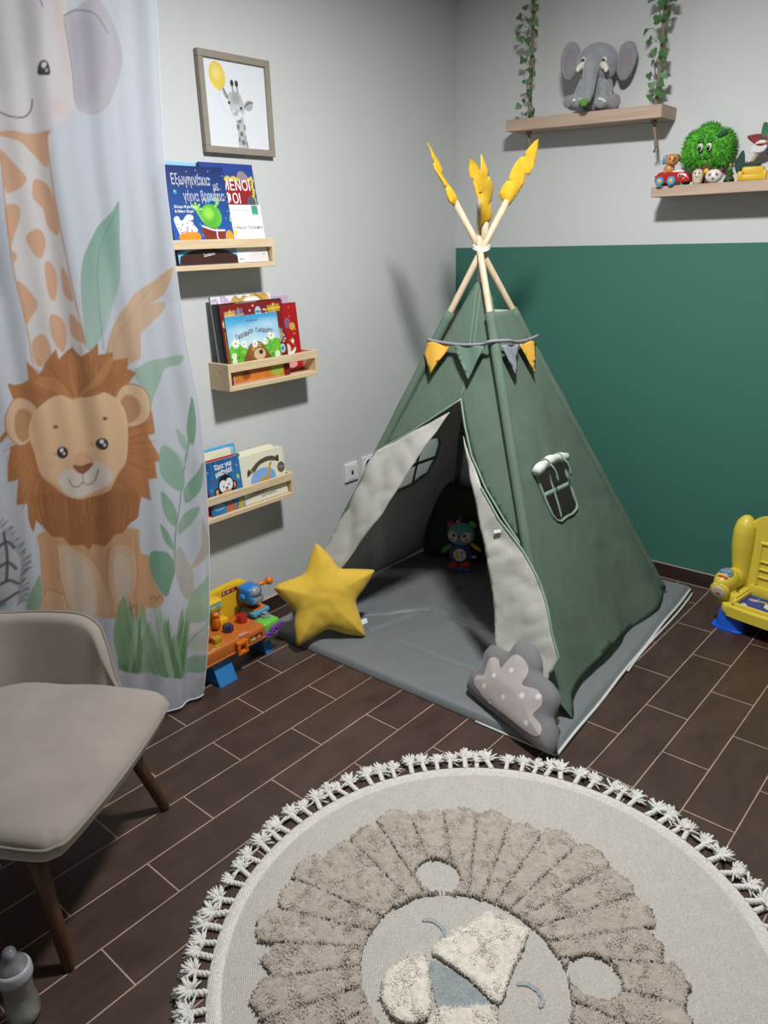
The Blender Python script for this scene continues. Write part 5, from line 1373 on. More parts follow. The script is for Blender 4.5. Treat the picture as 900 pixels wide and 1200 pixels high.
bm = BM(); lathe(bm, [(.0245, .116), (.0235, .121), (.019, .128), (.0135, .133), (.0115, .139), (.0115, .146), (.009, .152), (.004, .1545), (0, .155)], seg=32, cap=False); obj('cap', bm, FROST, bb, True)
bm = BM(); lathe(bm, [(.021, .1155), (.016, .120), (.009, .126), (.0065, .134), (.0070, .139), (.0045, .144), (0, .145)], seg=24, cap=False); obj('teat', bm, mat('teat_silicone', '#6e7078', .35), bb, True)
bm = BM(); lathe(bm, [(0, .0045), (.016, .0045), (.0235, .0085), (.0245, .012), (.0, .0125)], seg=30, cap=False); obj('milk_remainder', bm, mat('milk', '#b8b09a', .4), bb, True)

# ------------------------------------------------------------------ toy workbench
wb = thing('toy_workbench', 'orange and yellow toy workbench with a blue robot head beside the curtain edge', 'toy workbench', (.178, -1.852, 0), PI/2+.03); wb.scale = (1.04, 1.04, 1.04)
P = {k: mat('plastic_'+k, c, .32, var=.02) for k, c in dict(orange='#b8662a', bright_orange='#d9701c', yellow='#dcb428', blue='#2f7cc0', green='#6cbf4a', purple='#7a4aa6', grey='#8b8d90', cyan='#4f9fc4', red='#b3241f', navy='#26264c', amber='#b98a1e', dark='#1d2026', cream='#cfcabc').items()}
def wpart(name, m, fn, parent=wb, smooth=False, angle=35, label=None):
    bm = BM(); fn(bm); o = obj(name, bm, P[m] if isinstance(m, str) else m, parent, smooth, None if smooth else angle)
    if label: o['label'] = label
    return o
wpart('table_top', 'orange', lambda b: (box(b, -.19, .118, -.135, .03, .085, .152, .014, 3), box(b, -.188, .116, -.139, .03, .098, .104, .002, 1)))
def footp(x0, x1, k=1):
    def f(b): prism(b, [(-.150*k, 0), (.05*k, 0), (.03*k, .045), (.01*k, .095), (-.105*k, .095), (-.125*k, .05)], x0, x1, M=Matrix(((0, 0, 1, 0), (1, 0, 0, 0), (0, 1, 0, 0), (0, 0, 0, 1))), bev=.004)
    return f
wpart('foot', 'blue', footp(-.135, -.052)); wpart('foot', 'blue', footp(.132, .172, .70))
def backp(b):
    prism(b, [(-.20, .13), (.20, .13), (.20, .20), (.18, .262), (.155, .284), (.08, .284), (.0, .276), (-.05, .268), (-.12, .25), (-.20, .215)], .025, .055, M=Matrix(((1, 0, 0, 0), (0, 0, 1, 0), (0, 1, 0, 0), (0, 0, 0, 1))), bev=.005)
wpart('back_panel', 'yellow', backp)
wpart('lower_ledge', 'yellow', lambda b: box(b, -.12, .045, -.005, .03, .148, .172, .005, 2))
def sticker(name, x0, x1, y, z0, z1, base, draw, parent=wb, tilt=0):
    w, h = x1-x0, z1-z0
    return printed(name, w, h, .0013, base, draw, MATT if False else PRINT, parent, lambda u, v: np.stack([x0+u, y+v*math.tan(tilt), z0+v], 1))
def c_strip(c):
    c.line([(0, .002), (.07, .002)], .003, '#8a1c1c')
    for i, q in enumerate(('#c9ccd6', '#5a7a9a', '#d8d2c4', '#b0485a', '#c9a44a')): c.ell(.010+.0115*i, .009, .0045, .0045, q)
sticker('sticker', .045, .125, .0245, .250, .268, '#8f1f24', c_strip); sticker('sticker', -.175, -.085, .0245, .200, .218, '#b33a3a', c_strip)
def c_dog(c): c.ell(.018, .022, .013, .014, '#e0dcd2'); c.ell(.008, .032, .005, .008, '#8a6a5a'); c.ell(.014, .024, .002, .003, '#2a2a30'); c.ell(.022, .024, .002, .003, '#2a2a30'); c.ell(.018, .016, .004, .003, '#6a4a48')
sticker('sticker', -.008, .030, .0243, .180, .222, '#7f95b0', c_dog)
rl = wpart('picture_roll', 'yellow', lambda b: (box(b, -.062, .016, -.020, .03, .222, .272, .012, 3)))
def c_land(c): c.poly([(0, 0), (.052, 0), (.052, .014), (.03, .02), (0, .012)], '#8a9a3c', mot=.3); c.ell(.02, .016, .014, .007, '#c9b48a'); c.line([(0, .024), (.052, .028)], .003, '#2f6a7a')
sticker('sticker', -.050, .004, -.0208, .232, .262, '#7fc0c4', c_land, rl)
wpart('screwdriver', 'bright_orange', lambda b: (lathe(b, [(0, 0), (.012, .004), (.0165, .016), (.015, .030), (.016, .044), (.010, .052), (.014, .056), (.014, .062), (.009, .068), (0, .069)], (-.028, -.022, .158), (0, 0, 0), 20), lathe(b, [(.008, 0), (.008, .03)], (-.014, -.010, .222), (0, .9, 0), 14)), smooth=True)
wpart('saw_handle', 'grey', lambda b: (tube(b, [(-.175, -.03, .165), (-.14, -.035, .178), (-.105, -.035, .186), (-.088, -.035, .19)], [.016, .018, .018, .015], 14), ball(b, (-.088, -.035, .19), (.012, .018, .018))), smooth=True)
wpart('slider', 'red', lambda b: (box(b, -.135, -.100, -.08, -.045, .150, .172, .006, 2), lathe(b, [(.013, 0), (.015, .018), (.010, .026)], (-.118, -.062, .166), seg=16)))
wpart('peg', mat('clear_amber', '#b98a1e', .2, var=.02, coat=.5), lambda b: (box(b, -.118, -.072, -.122, -.080, .150, .156, .002, 1), box(b, -.112, -.078, -.116, -.086, .154, .180, .005, 2)), label='amber square peg')
wpart('peg', mat('clear_navy', '#23244f', .2, var=.02, coat=.5), lambda b: lathe(b, [(.021, 0), (.021, .024), (.018, .030), (0, .030)], (-.010, -.066, .152), (0, 0, .3), 6), label='dark blue hexagonal peg')
wpart('peg', mat('clear_red', '#a32420', .2, var=.02, coat=.5), lambda b: lathe(b, [(.021, 0), (.0215, .028), (.018, .034), (0, .034)], (.072, -.050, .152), seg=24), label='red round peg')
wpart('peg_ring', 'bright_orange', lambda b: (lathe(b, [(.029, 0), (.029, .004), (.024, .004)], (.072, -.050, .150), seg=24), lathe(b, [(.028, 0), (.028, .004), (.023, .004)], (-.010, -.066, .150), seg=6)))
wpart('latch', 'bright_orange', lambda b: [box(b, *q, .003, 2) for q in ((-.040, .010, -.154, -.136, .126, .142), (-.040, .010, -.154, -.136, .088, .102), (-.040, -.027, -.154, -.136, .098, .134), (-.003, .010, -.154, -.136, .098, .134))])
def c_gear(c):
    for i, q in enumerate(('#c9a23c', '#d8d0b8', '#b03a2a', '#c9b04a')): c.ell(.007+.013*i, .010, .007, .006, q, mot=.3)
    c.line([(0, .002), (.056, .004)], .004, '#c9b04a')
sticker('sticker', .030, .092, -.1395, .110, .132, '#7a1c1c', c_gear)
wpart('label_plate', mat('plate_pink', '#c9807c', .5), lambda b: box(b, -.010, .030, -.1345, -.114, .1505, .1528, .001, 1), label='small pale pink label plate')
wpart('indicator', 'green', lambda b: (ball(b, (-.126, -.122, .150), (.006, .005, .003)), ball(b, (-.108, -.124, .150), (.004, .004, .003))), smooth=True)
SHIFT = Matrix.Translation((.078, 0, .012)); _w = wpart
def wpart(name, m, fn, parent=wb, smooth=False, angle=35, label=None):
    def g(b): fn(b); xf(b, b.verts, SHIFT)
    return _w(name, m, g, parent, smooth, angle, label)
rb = wpart('robot_head', 'blue', lambda b: (box(b, .036, .108, -.055, .022, .188, .262, .016, 3), box(b, .040, .104, -.062, -.045, .192, .226, .008, 2), lathe(b, [(.014, 0), (.014, .012), (.010, .014), (0, .014)], (.036, -.018, .222), (0, -PI/2, 0), 18), lathe(b, [(.014, 0), (.014, .010), (0, .010)], (.108, -.018, .222), (0, PI/2, 0), 18)))
wpart('robot_face', 'grey', lambda b: ball(b, (.072, -.042, .238), (.030, .026, .024)), rb, True)
for x in (.076, .092): wpart('robot_eye', 'dark', lambda b: ball(b, (x, -.062, .243), (.003, .003, .003)), rb, True)
wpart('robot_smile', 'dark', lambda b: tube(b, spline([(.074, -.066, .236), (.083, -.066, .232), (.092, -.063, .235)], 4, False), .0012, 6), rb, True)
wpart('robot_window', mat('window_grey', '#8f949a', .15, var=.02), lambda b: box(b, .050, .094, -.0655, -.060, .196, .220, .004, 2), rb)
wpart('robot_neck', 'dark', lambda b: lathe(b, [(.020, 0), (.018, .012), (.022, .03)], (.078, -.02, .165), seg=18))
wpart('turn_plate', 'cyan', lambda b: box(b, .042, .128, -.065, .02, .140, .160, .006, 2)); wpart('turn_plate', 'bright_orange', lambda b: box(b, .052, .118, -.055, .01, .160, .166, .003, 2), label='orange plate under the robot')
wpart('screw', 'bright_orange', lambda b: (tube(b, [(.105, -.01, .240), (.125, -.02, .246), (.145, -.03, .250)], [.011, .009, .008], 14), ball(b, (.158, -.036, .253), (.0165, .0165, .0165))), smooth=True, label='orange screw knob')
SHIFT = Matrix.Translation((.042, 0, .002))
vc = wpart('vise', 'green', lambda b: (box(b, .072, .158, -.125, -.06, .092, .142, .010, 3), box(b, .082, .148, -.118, -.03, .06, .095, .006, 2)))
wpart('vise_knob', 'grey', lambda b: lathe(b, [(.018, 0), (.018, .008), (.011, .010), (.011, .018), (0, .020)], (.128, -.075, .141), seg=22), vc)
for x, z, r in ((.082, .098, .0145), (.118, .106, .021), (.152, .116, .0135)):
    def gr(b, x=x, z=z, r=r):
        lathe(b, [(r*.42, 0), (r, 0), (r*1.05, .004), (r, .010), (r*.55, .012), (r*.42, .004)], (x, -.128, z), (PI/2, 0, 0), 24, cap=False)
        lathe(b, [(0, .003), (r*.35, .003), (r*.2, .010), (0, .010)], (x, -.128, z), (PI/2, 0, 0), 12, cap=False)
    wpart('gear', 'purple', gr, vc)
wpart = _w

# ------------------------------------------------------------------ toy armchair
tcx = thing('toy_chair', 'yellow plastic toy armchair with blue feet against the green wall', 'toy chair', (1.828, -.262, 0), -.14)
TY = mat('toy_yellow', '#dac546', .35, var=.02); TB = mat('toy_blue', '#1f5fd0', .35, var=.02)
def tpart(name, m, fn, smooth=True, parent=tcx, label=None, angle=None):
    bm = BM(); fn(bm); o = obj(name, bm, m, parent, smooth if angle is None else False, angle)
    if label: o['label'] = label
    return o
# back: panel between two puffed wings
def wing(s):
    def f(b):
        pts = [(.178*s, .05, .10), (.180*s, .05, .18), (.184*s, .048, .26), (.186*s, .046, .33), (.186*s, .046, .39), (.182*s, .048, .425), (.176*s, .05, .447), (.170*s, .052, .458)]
        rd = [.030, .034, .041, .046, .046, .041, .028, .006]
        P3 = spline(pts, 5, False); n = len(P3)
        tube(b, P3, [float(np.interp(i/(n-1)*7, range(8), rd)) for i in range(n)], 20)
    return f
tpart('wing', TY, wing(-1)); tpart('wing', TY, wing(1))
def tback(b): prism(b, spline([(-.165, .10), (-.165, .30), (-.160, .43), (-.13, .462), (-.06, .476), (0, .480), (.06, .476), (.13, .462), (.160, .43), (.165, .30), (.165, .10), (0, .10)], 4), -.085, -.045, M=XZ, bev=.008)
tpart('backrest', TY, tback, angle=40)
# open compartment in the back: frame and ribs
def comp(b):
    for q in ((-.115, -.105, .037, .052, .17, .36), (.105, .115, .037, .052, .17, .36), (-.115, .115, .037, .052, .352, .364)): box(b, *q, .003, 1)
    for z in (.205, .240, .275): box(b, -.105, .105, .036, .050, z, z+.006, .002, 1)
tpart('back_ribs', TY, comp, angle=35)
def tseat(b):
    prism(b, spline([(-.185, .05), (-.188, -.06), (-.165, -.125), (-.10, -.142), (0, -.146), (.10, -.142), (.165, -.125), (.188, -.06), (.185, .05)], 5), .075, .118, bev=.012)
tpart('seat_base', TY, tseat, angle=40)
def rimf(b):
    for q in ((-.135, .135, -.118, -.104, .116, .132), (-.135, -.118, -.118, .04, .116, .140), (.118, .135, -.118, .04, .116, .140), (-.135, .135, .03, .045, .116, .165)): box(b, *q, .004, 2)
tpart('seat_rim', TY, rimf, angle=35)
tpart('seat_step', TY, lambda b: box(b, -.168, -.125, -.095, .04, .115, .150, .006, 2), angle=35)
def c_tray(c):
    r = random.Random(9)
    for _ in range(16): c.ell(r.uniform(.01, .22), r.uniform(.01, .12), r.uniform(.006, .016), r.uniform(.005, .010), r.choice(['#c8c4b8', '#b8863c', '#4a7ac0', '#8a6ab0', '#d8c05a', '#b0583c', '#e0dcd0']), rot=r.uniform(0, 3))
    c.poly([(.09, .05), (.14, .06), (.13, .10), (.08, .09)], '#d8d4c8'); c.ell(.11, .075, .014, .010, '#b08a4a'); c.ell(.03, .09, .02, .012, '#a89ac0'); c.line([(.03, .095), (.08, .10)], .008, '#d8c04a')
printed('tray_picture', .236, .135, .0015, '#1f3f8a', c_tray, PRINT, tcx, lambda u, v: np.stack([u-.118, v-.104, np.full_like(u, .1205)], 1))['label'] = 'blue picture sheet in the seat'
tpart('button', mat('toy_red', '#b3201c', .35), lambda b: ball(b, (-.146, -.045, .151), (.008, .006, .003)))
def arm(s):
    def f(b):
        ball(b, (.192*s, -.055, .192), (.046, .074, .052)); tube(b, [(.170*s, -.055, .09), (.18*s, -.06, .13), (.192*s, -.06, .18)], [.040, .038, .040], 16); ball(b, (.190*s, .0, .185), (.042, .07, .046))
        lathe(b, [(.039, 0), (.040, .018), (.034, .024), (0, .025)], (.192*s, -.098, .168), (PI/2+.25, 0, 0), 26)
    return f
a1 = tpart('armrest', TY, arm(-1)); a2 = tpart('armrest', TY, arm(1))
tpart('face_disc', mat('disc_cream', '#cfcbbb', .4), lambda b: lathe(b, [(.028, 0), (.028, .004), (.024, .006), (0, .006)], (-.192, -.121, .162), (PI/2+.25, 0, 0), 28), parent=a1, angle=35)
tpart('disc_mouth', MATS['toy_red'], lambda b: ball(b, (-.191, -.1275, .158), (.009, .002, .004)), parent=a1)
tpart('disc_brow', mat('toy_dark', '#3a3a44', .4), lambda b: (ball(b, (-.200, -.128, .172), (.006, .002, .002)), ball(b, (-.182, -.128, .172), (.006, .002, .002))), parent=a1)
tpart('sound_button', mat('toy_grey', '#7f8388', .4), lambda b: ball(b, (-.190, -.075, .228), (.030, .034, .018), (.5, 0, 0)), parent=a1)
tpart('red_lip', MATS['toy_red'], lambda b: ball(b, (-.190, -.103, .222), (.022, .010, .009), (.5, 0, 0)), parent=a1)
tpart('blue_light', mat('toy_light_blue', '#5f9fd8', .3), lambda b: [ball(b, (x, -.085+.006*abs(x+.19), .243), (.007, .006, .006)) for x in (-.205, -.190, -.175)], parent=a1)
tpart('green_bead', mat('toy_green', '#4fa04a', .35), lambda b: (ball(b, (-.187, -.062, .246), (.007, .007, .005)),), parent=a1)
for sx in (-1, 1):
    for sy in (-1, 1):
        def ft(b, sx=sx, sy=sy):
            prism(b, spline([(-.054, -.042), (.054, -.042), (.064, 0), (.054, .042), (-.054, .042), (-.064, 0)], 4), .0, .010, M=Matrix.Translation((.142*sx, -.085 if sy < 0 else .05, 0)), bev=.003)
            lathe(b, [(.058, .010), (.056, .03), (.050, .075), (.040, .095), (0, .095)], (0, 0, 0), seg=28, M=Matrix.Translation((.142*sx, -.085 if sy < 0 else .05, 0)) @ Matrix.Diagonal((1, .72, 1, 1)))
        tpart('foot', TB, ft, angle=40)
tpart('clip', MATS['toy_green'], lambda b: (box(b, -.178, -.172, -.02, .0, .05, .085, .002, 1)), angle=35)

# ------------------------------------------------------------------ shelves on the back wall
OAK = wood_mat('shelf_oak', '#b8a18e', '#a68f7d', 4, .6, 0)
OAK_B = OAK
hs = thing('hanging_shelf', 'pale oak shelf hung on two jute ropes, holding the grey plush elephant', 'shelf', (.755, -.085, 2.061), rot=(0, math.radians(1.5), 0))
bm = BM(); box(bm, -.367, .360, -.068, .080, -.024, .024, .0015, 1); obj('board', bm, OAK, hs)
JUTE = mat('jute_rope', '#8a7c6c', .95, var=.2, vscale=120, bump=.8, bscale=400)
def twist(pts, r, turns, seg=6):
    bm = BM(); P = [Vector(p) for p in resample(pts, .006, False)] if False else None
    L = [Vector(p) for p in pts]; n = 160
    cum = [0]
    for a, b in zip(L, L[1:]): cum.append(cum[-1]+(b-a).length)
    def at(s):
        for i in range(len(L)-1):
            if s <= cum[i+1]+1e-9:
                return L[i]+(L[i+1]-L[i])*((s-cum[i])/max(1e-9, cum[i+1]-cum[i]))
        return L[-1]
    for k in range(3):
        pp = []
        for i in range(n+1):
            s = cum[-1]*i/n; a = 2*PI*turns*i/n+2*PI*k/3
            pp.append(at(s)+Vector((math.cos(a), math.sin(a), 0))*r*.55)
        tube(bm, pp, r*.58, seg)
    return bm
def rope(x0, lean):
    obj('rope', twist([(x0, 0, .02), (x0+lean*.35, .01, .35), (x0+lean*.7, .01, .70)], .0072, 34), JUTE, hs, True)
    bm = BM(); ball(bm, (x0, 0, -.031), (.014, .014, .009)); obj('rope_knot', bm, JUTE, hs, True)
    bm = twist([(x0, 0, -.03), (x0+.006, -.004, -.06), (x0+.012, .0, -.09), (x0+.018 if lean < 0 else x0-.004, 0, -.125)], .006, 7)
    r = random.Random(int(x0*100))
    ex = x0+.018 if lean < 0 else x0-.004
    for k in range(8): tube(bm, [(ex, 0, -.12), (ex+r.uniform(-.012, .012), r.uniform(-.01, .01), -.146)], .0014, 4)
    obj('rope_end', bm, JUTE, hs, True)
RL, RR = -.285, .305
rope(RL, -.035); rope(RR, -.02)
IVY = mat('ivy_leaf', '#3f6a38', .5, var=.35, vscale=30); VINE = mat('ivy_stem', '#4a5a34', .7)
def ivy(label, x, lean, leaves, seed):
    t = thing('ivy_garland', label, 'garland', (x, -.085, 2.085))
    r = random.Random(seed); bs = BM(); bl = BM()
    pts = [(.0165*math.cos(k*.9)+(lean+.026)*k*.0295, .0165*math.sin(k*.9)+.004, .016+k*.0295) for k in range(23)]
    tube(bs, spline(pts, 4, False), .0022, 6)
    for (dx, dz, sz, rot) in leaves:
        sz *= .78
        base = Vector(((lean+.026)*dz+.012*(1 if dx > 0 else -1), -.012, max(dz-.01, .012))); c = Vector((dx+(lean+.026)*dz, r.uniform(-.034, -.020), max(dz, .034)))
        tube(bs, [base, (base+c)/2+Vector((0, -.004, .006)), c], .0011, 5)
        shp = [(0, -.1), (-.38, -.22), (-.62, .05), (-.45, .42), (-.30, .55), (0, 1.05), (.30, .55), (.45, .42), (.62, .05), (.38, -.22)]
        yaw = r.uniform(-.7, .7); tilt = r.uniform(-.5, .4)
        M = Matrix.Translation(c) @ Matrix.Rotation(yaw, 4, 'Z') @ Matrix.Rotation(tilt, 4, 'X') @ Matrix.Rotation(rot, 4, 'Y')
        for off in (0, .0008):
            ctr = bl.verts.new(M @ Vector((0, .15*sz*.3+off, .35*sz)))
            ring = [bl.verts.new(M @ Vector((px*sz, -.12*sz*abs(px)+off+.05*sz*max(0, py), py*sz))) for px, py in shp]
            for i in range(len(ring)):
                f = (ctr, ring[i], ring[(i+1) % len(ring)])
                bl.faces.new(f if off else f[::-1])
    obj('stem', bs, VINE, t, True)
    me = bpy.data.meshes.new('leaves'); bl.to_mesh(me); bl.free()
    o = finish('leaves', me, IVY, t, True); o['kind'] = 'stuff'
    return t
def lv(px, pz, base): return None
# (sideways offset, height, size, rotation) of each leaf along the rope
LL = [(-.045, .42, .034, 2.4), (-.040, .385, .026, 3.0), (-.045, .355, .026, 3.4), (-.030, .335, .036, 2.9), (.020, .49, .042, 3.3), (.040, .475, .030, 2.0), (.035, .445, .034, 3.0), (.038, .385, .034, 2.5), (.045, .350, .034, 3.6), (.0, .325, .036, 3.0),
      (.026, .285, .038, 3.4), (-.035, .250, .036, 1.8), (-.008, .252, .032, 3.0), (.030, .215, .020, 2.5), (.032, .190, .026, 2.6), (-.016, .165, .022, 3.0), (.008, .165, .028, 3.1), (.010, .125, .030, 3.0), (-.018, .09, .028, 3.2), (-.040, .070, .034, 4.0), (.020, .095, .024, 3.3), (.030, .040, .028, 2.0), (.022, .018, .030, 3.0), (-.006, .020, .022, 2.6), (.005, .40, .028, 3.2), (-.012, .45, .03, 2.8), (.004, .21, .026, 3.0)]
ivy('left ivy garland twined round the rope above the hanging shelf', .4705, -.045, LL, 3)
LR = [(-.035, .385, .042, 3.8), (-.015, .425, .030, 2.7), (.004, .355, .040, 3.2), (.022, .375, .034, 2.4), (.042, .365, .040, 2.3), (.036, .335, .040, 3.1), (.025, .31, .036, 2.8), (-.018, .295, .046, 1.4), (-.052, .27, .032, 3.4), (-.042, .235, .036, 2.4), (.012, .235, .034, 3.3), (-.020, .195, .032, 2.7), (.022, .185, .040, 2.5), (.020, .155, .034, 2.2),
      (-.012, .155, .026, 3.6), (-.026, .110, .034, 2.9), (.034, .105, .038, 2.5), (-.012, .075, .036, 3.0), (.018, .075, .036, 2.2), (.008, .05, .036, 3.0), (-.018, .018, .034, 3.1), (.028, .012, .034, 1.7), (-.03, .45, .03, 3.0), (.02, .44, .03, 2.7)]
ivy('right ivy garland twined round the rope beside the plush elephant', 1.0605, -.025, LR, 5)

# plush elephant
EG = mat('plush_grey', '#898e93', .95, var=.10, vscale=30, sheen=.6, bump=.35, bscale=350); EE = mat('plush_mauve', '#857f87', .95, var=.08, sheen=.5); FW = mat('felt_ivory', '#d6d2c2', .9)
el = thing('plush_elephant', 'grey plush elephant sitting on the hanging shelf between the ivy ropes', 'soft toy', (.785, -.105, 2.091), rot=(0, math.radians(5), .36)); el.scale = (.97, .97, .95)
blob('body', [((0, .01, .085), (.078, .062, .088)), ((-.0, .0, .125), (.060, .052, .05)), ((.075, -.015, .033), (.040, .05, .034), (0, .3, -.3)), ((-.075, -.015, .033), (.040, .05, .034), (0, -.3, .3)),
              ((.046, -.045, .070), (.028, .030, .055), (.3, -.2, 0)), ((-.046, -.045, .070), (.028, .030, .055), (.3, .2, 0)), ((.046, -.062, .028), (.030, .032, .028)), ((-.050, -.062, .028), (.030, .032, .028))], EG, el, .0055, 4)
trunk = spline([(-.010, -.045, .182), (-.014, -.078, .168), (-.014, -.092, .135), (-.012, -.094, .095), (-.012, -.094, .055), (-.020, -.096, .022)], 6, False)
hd = blob('head', [((0, -.002, .192), (.090, .070, .078)), ((0, -.008, .160), (.082, .062, .052)), ((.0, -.03, .170), (.05, .04, .045))], EG, el, .0055, 4,
          [(trunk, [.040-.021*i/(len(trunk)-1)+.0016*math.sin(i*1.9) for i in range(len(trunk))], 18)])
def ear(s):
    V, F = sheet2d(spline([(0, .055), (.03, .078), (.062, .07), (.078, .03), (.072, -.02), (.055, -.062), (.025, -.075), (.004, -.045), (-.006, 0)], 5), .008)
    ol2 = spline([(0, .055), (.03, .078), (.062, .07), (.078, .03), (.072, -.02), (.055, -.062), (.025, -.075), (.004, -.045), (-.006, 0)], 5)
    d = pdist(V[:, 0], V[:, 1], ol2); h = .011*np.clip(1-np.exp(-d/.010), 0, 1)**.6
    bm = BM(); tops = []; bots = []
    for (x, y), hh in zip(V, h):
        cup = .35*x*x*6+.02*(y > .05)*(y-.05)*20*0
        tops.append(bm.verts.new((s*(.083+x), -.004-hh-cup*.5-.3*max(0, y-.045), (.192+y)))); bots.append(bm.verts.new((s*(.083+x), -.004+hh-cup*.5-.3*max(0, y-.045), (.192+y))))
    for f in F:
        bm.faces.new([tops[i] for i in f]); bm.faces.new([bots[i] for i in f[::-1]])
    bmesh.ops.remove_doubles(bm, verts=bm.verts, dist=3e-4)
    o = obj('ear', bm, EG, el, True)
    iv = spline([(.010, .04), (.032, .056), (.052, .045), (.062, .01), (.055, -.03), (.042, -.055), (.022, -.055), (.010, -.025)], 5)
    V2, F2 = sheet2d(iv, .008); dd = pdist(V2[:, 0], V2[:, 1], ol2); h2 = .011*np.clip(1-np.exp(-dd/.010), 0, 1)**.6
    P2 = [(s*(.083+x), -.0058-hh-.35*x*x*3, (.192+y)) for (x, y), hh in zip(V2, h2)]
    i_ = mesh_from('inner_ear', P2, F2, EE, o); i_['label'] = 'mauve inner ear'
    return o
ear(1); ear(-1)
def epart(name, m, fn, parent=el, label=None):
    bm = BM(); fn(bm); o = obj(name, bm, m, parent, True)
    if label: o['label'] = label
    return o
for s in (1, -1):
    x0 = -.010
    epart('tusk', FW, lambda b: (tube(b, spline([(x0+s*.036, -.062, .172), (x0+s*.048, -.074, .164), (x0+s*.058, -.084, .152), (x0+s*.056, -.090, .140)], 4, False), [.016, .0162, .016, .0155, .015, .014, .013, .012, .011, .010, .008, .006, .004], 14)), label='ivory felt tusk')
    epart('eye', MATS['plush_white'], lambda b: ball(b, (x0+s*.044, -.066, .190), (.010, .007, .012)))
    epart('pupil', MATS['bead_black'], lambda b: ball(b, (x0+s*.043-.002, -.0715, .187), (.007, .005, .008)))
for x, y, z in ((.052, -.092, .034), (.040, -.094, .036), (.060, -.088, .028), (-.068, -.090, .030), (-.040, -.093, .032)): epart('toenail', FW, lambda b: ball(b, (x, y, z), (.0075, .005, .0065)))
epart('foot_pad', EE, lambda b: ball(b, (.098, -.052, .034), (.028, .014, .030), (0, 0, .5))); epart('foot_pad', EE, lambda b: ball(b, (-.098, -.052, .030), (.026, .014, .026), (0, 0, -.5)))
epart('leaf', mat('felt_leaf', '#5c8a3a', .9, var=.1), lambda b: (ball(b, (-.026, -.116, .018), (.020, .006, .014), (0, .3, 0)), ball(b, (-.014, -.118, .024), (.010, .005, .012), (0, -.5, 0))), label='small green felt leaf under the trunk')

# lower shelf with toys
ws = thing('wall_shelf', 'pale oak floating shelf at the right, crowded with small toys', 'shelf', (1.60, -.076, 1.7515))
bm = BM(); box(bm, -.503, .55, -.074, .075, -.020, .020, .0015, 1); obj('board', bm, OAK, ws)
ZS = 1.7715
# fluffy green tree
tr = thing('plush_tree', 'fluffy bright green plush tree with big eyes standing on the right wall shelf', 'soft toy', (1.279, -.053, ZS), .16); tr.scale = (.86, .86, .90)
FUR = mat('fur_green', '#4c9c2a', .9, var=.25, vscale=60)
bm = BM()
lob = [((0, 0, .150), (.095, .045, .072)), ((-.05, 0, .165), (.06, .042, .06)), ((.055, 0, .165), (.06, .042, .06)), ((.0, 0, .205), (.055, .04, .046)), ((-.065, 0, .125), (.052, .04, .045)), ((.06, 0, .125), (.05, .04, .045)), ((0, 0, .105), (.06, .042, .04))]
rr = random.Random(3); cnt = 0
base_bm = BM()
for c, r in lob: ball(base_bm, c, r, seg=16)
cr = obj('crown', base_bm, FUR, tr, True); md = cr.modifiers.new('Remesh', 'REMESH'); md.mode = 'VOXEL'; md.voxel_size = .006
def surf(c, r, d): return Vector((c[0]+r[0]*d.x, c[1]+r[1]*d.y, c[2]+r[2]*d.z))
for c, r in lob:
    for _ in range(620):
        d = Vector((rr.gauss(0, 1), rr.gauss(0, 1), rr.gauss(0, 1))).normalized()
        if d.y > .55: continue
        p = surf(c, r, d)
        if any(sum(((p[i]-c2[i])/r2[i])**2 for i in range(3)) < .93 for c2, r2 in lob if c2 != c): continue
        nrm = Vector((d.x/r[0], d.y/r[1], d.z/r[2])).normalized(); l = rr.uniform(.009, .016)
        w = Vector((rr.uniform(-.6, .6), rr.uniform(-.3, .3), rr.uniform(-.9, .3)))
        q = p+(nrm+w*.6)*l; t = nrm.orthogonal().normalized()*.0022; u = nrm.cross(t).normalized()*.0022
        a, b_, c_ = bm.verts.new(p+t), bm.verts.new(p-t*.5+u), bm.verts.new(p-t*.5-u); e = bm.verts.new(q)
        bm.faces.new((a, b_, e)); bm.faces.new((b_, c_, e)); bm.faces.new((c_, a, e))
me = bpy.data.meshes.new('fur'); bm.to_mesh(me); bm.free(); fo = finish('fur', me, FUR, cr); fo['kind'] = 'stuff'
def trp(name, m, fn, parent=tr, label=None):
    bm = BM(); fn(bm); o = obj(name, bm, m, parent, True)
    if label: o['label'] = label
    return o
trp('trunk', mat('plush_brown', '#5a4030', .95, bump=.3), lambda b: lathe(b, [(.045, 0), (.047, .02), (.040, .05), (.034, .09)], seg=22))
for x in (-.018, .020):
    e1 = trp('eye', MATS['plush_white'], lambda b: ball(b, (x-.008, -.056, .150), (.012, .008, .0165), (0, .15, 0)))
    trp('pupil', MATS['bead_black'], lambda b: ball(b, (x-.010, -.063, .147), (.0075, .004, .011), (0, .2, 0)), e1)
    trp('brow', mat('thread_dark_green', '#1f5a34', .8), lambda b: tube(b, spline([(x-.022, -.058, .178), (x-.008, -.060, .184 if x < 0 else .180), (x+.006, -.058, .176 if x < 0 else .186)], 4, False), .003, 6))
trp('smile', MATS['thread_dark_green'], lambda b: tube(b, spline([(-.042, -.053, .122), (-.02, -.058, .113), (.005, -.059, .112), (.028, -.054, .122)], 5, False), .002, 6))
trp('felt_leaf', mat('felt_dark_green', '#1f4f3a', .9), lambda b: (ball(b, (.062, -.045, .202), (.024, .004, .011), (0, -.5, 0))))

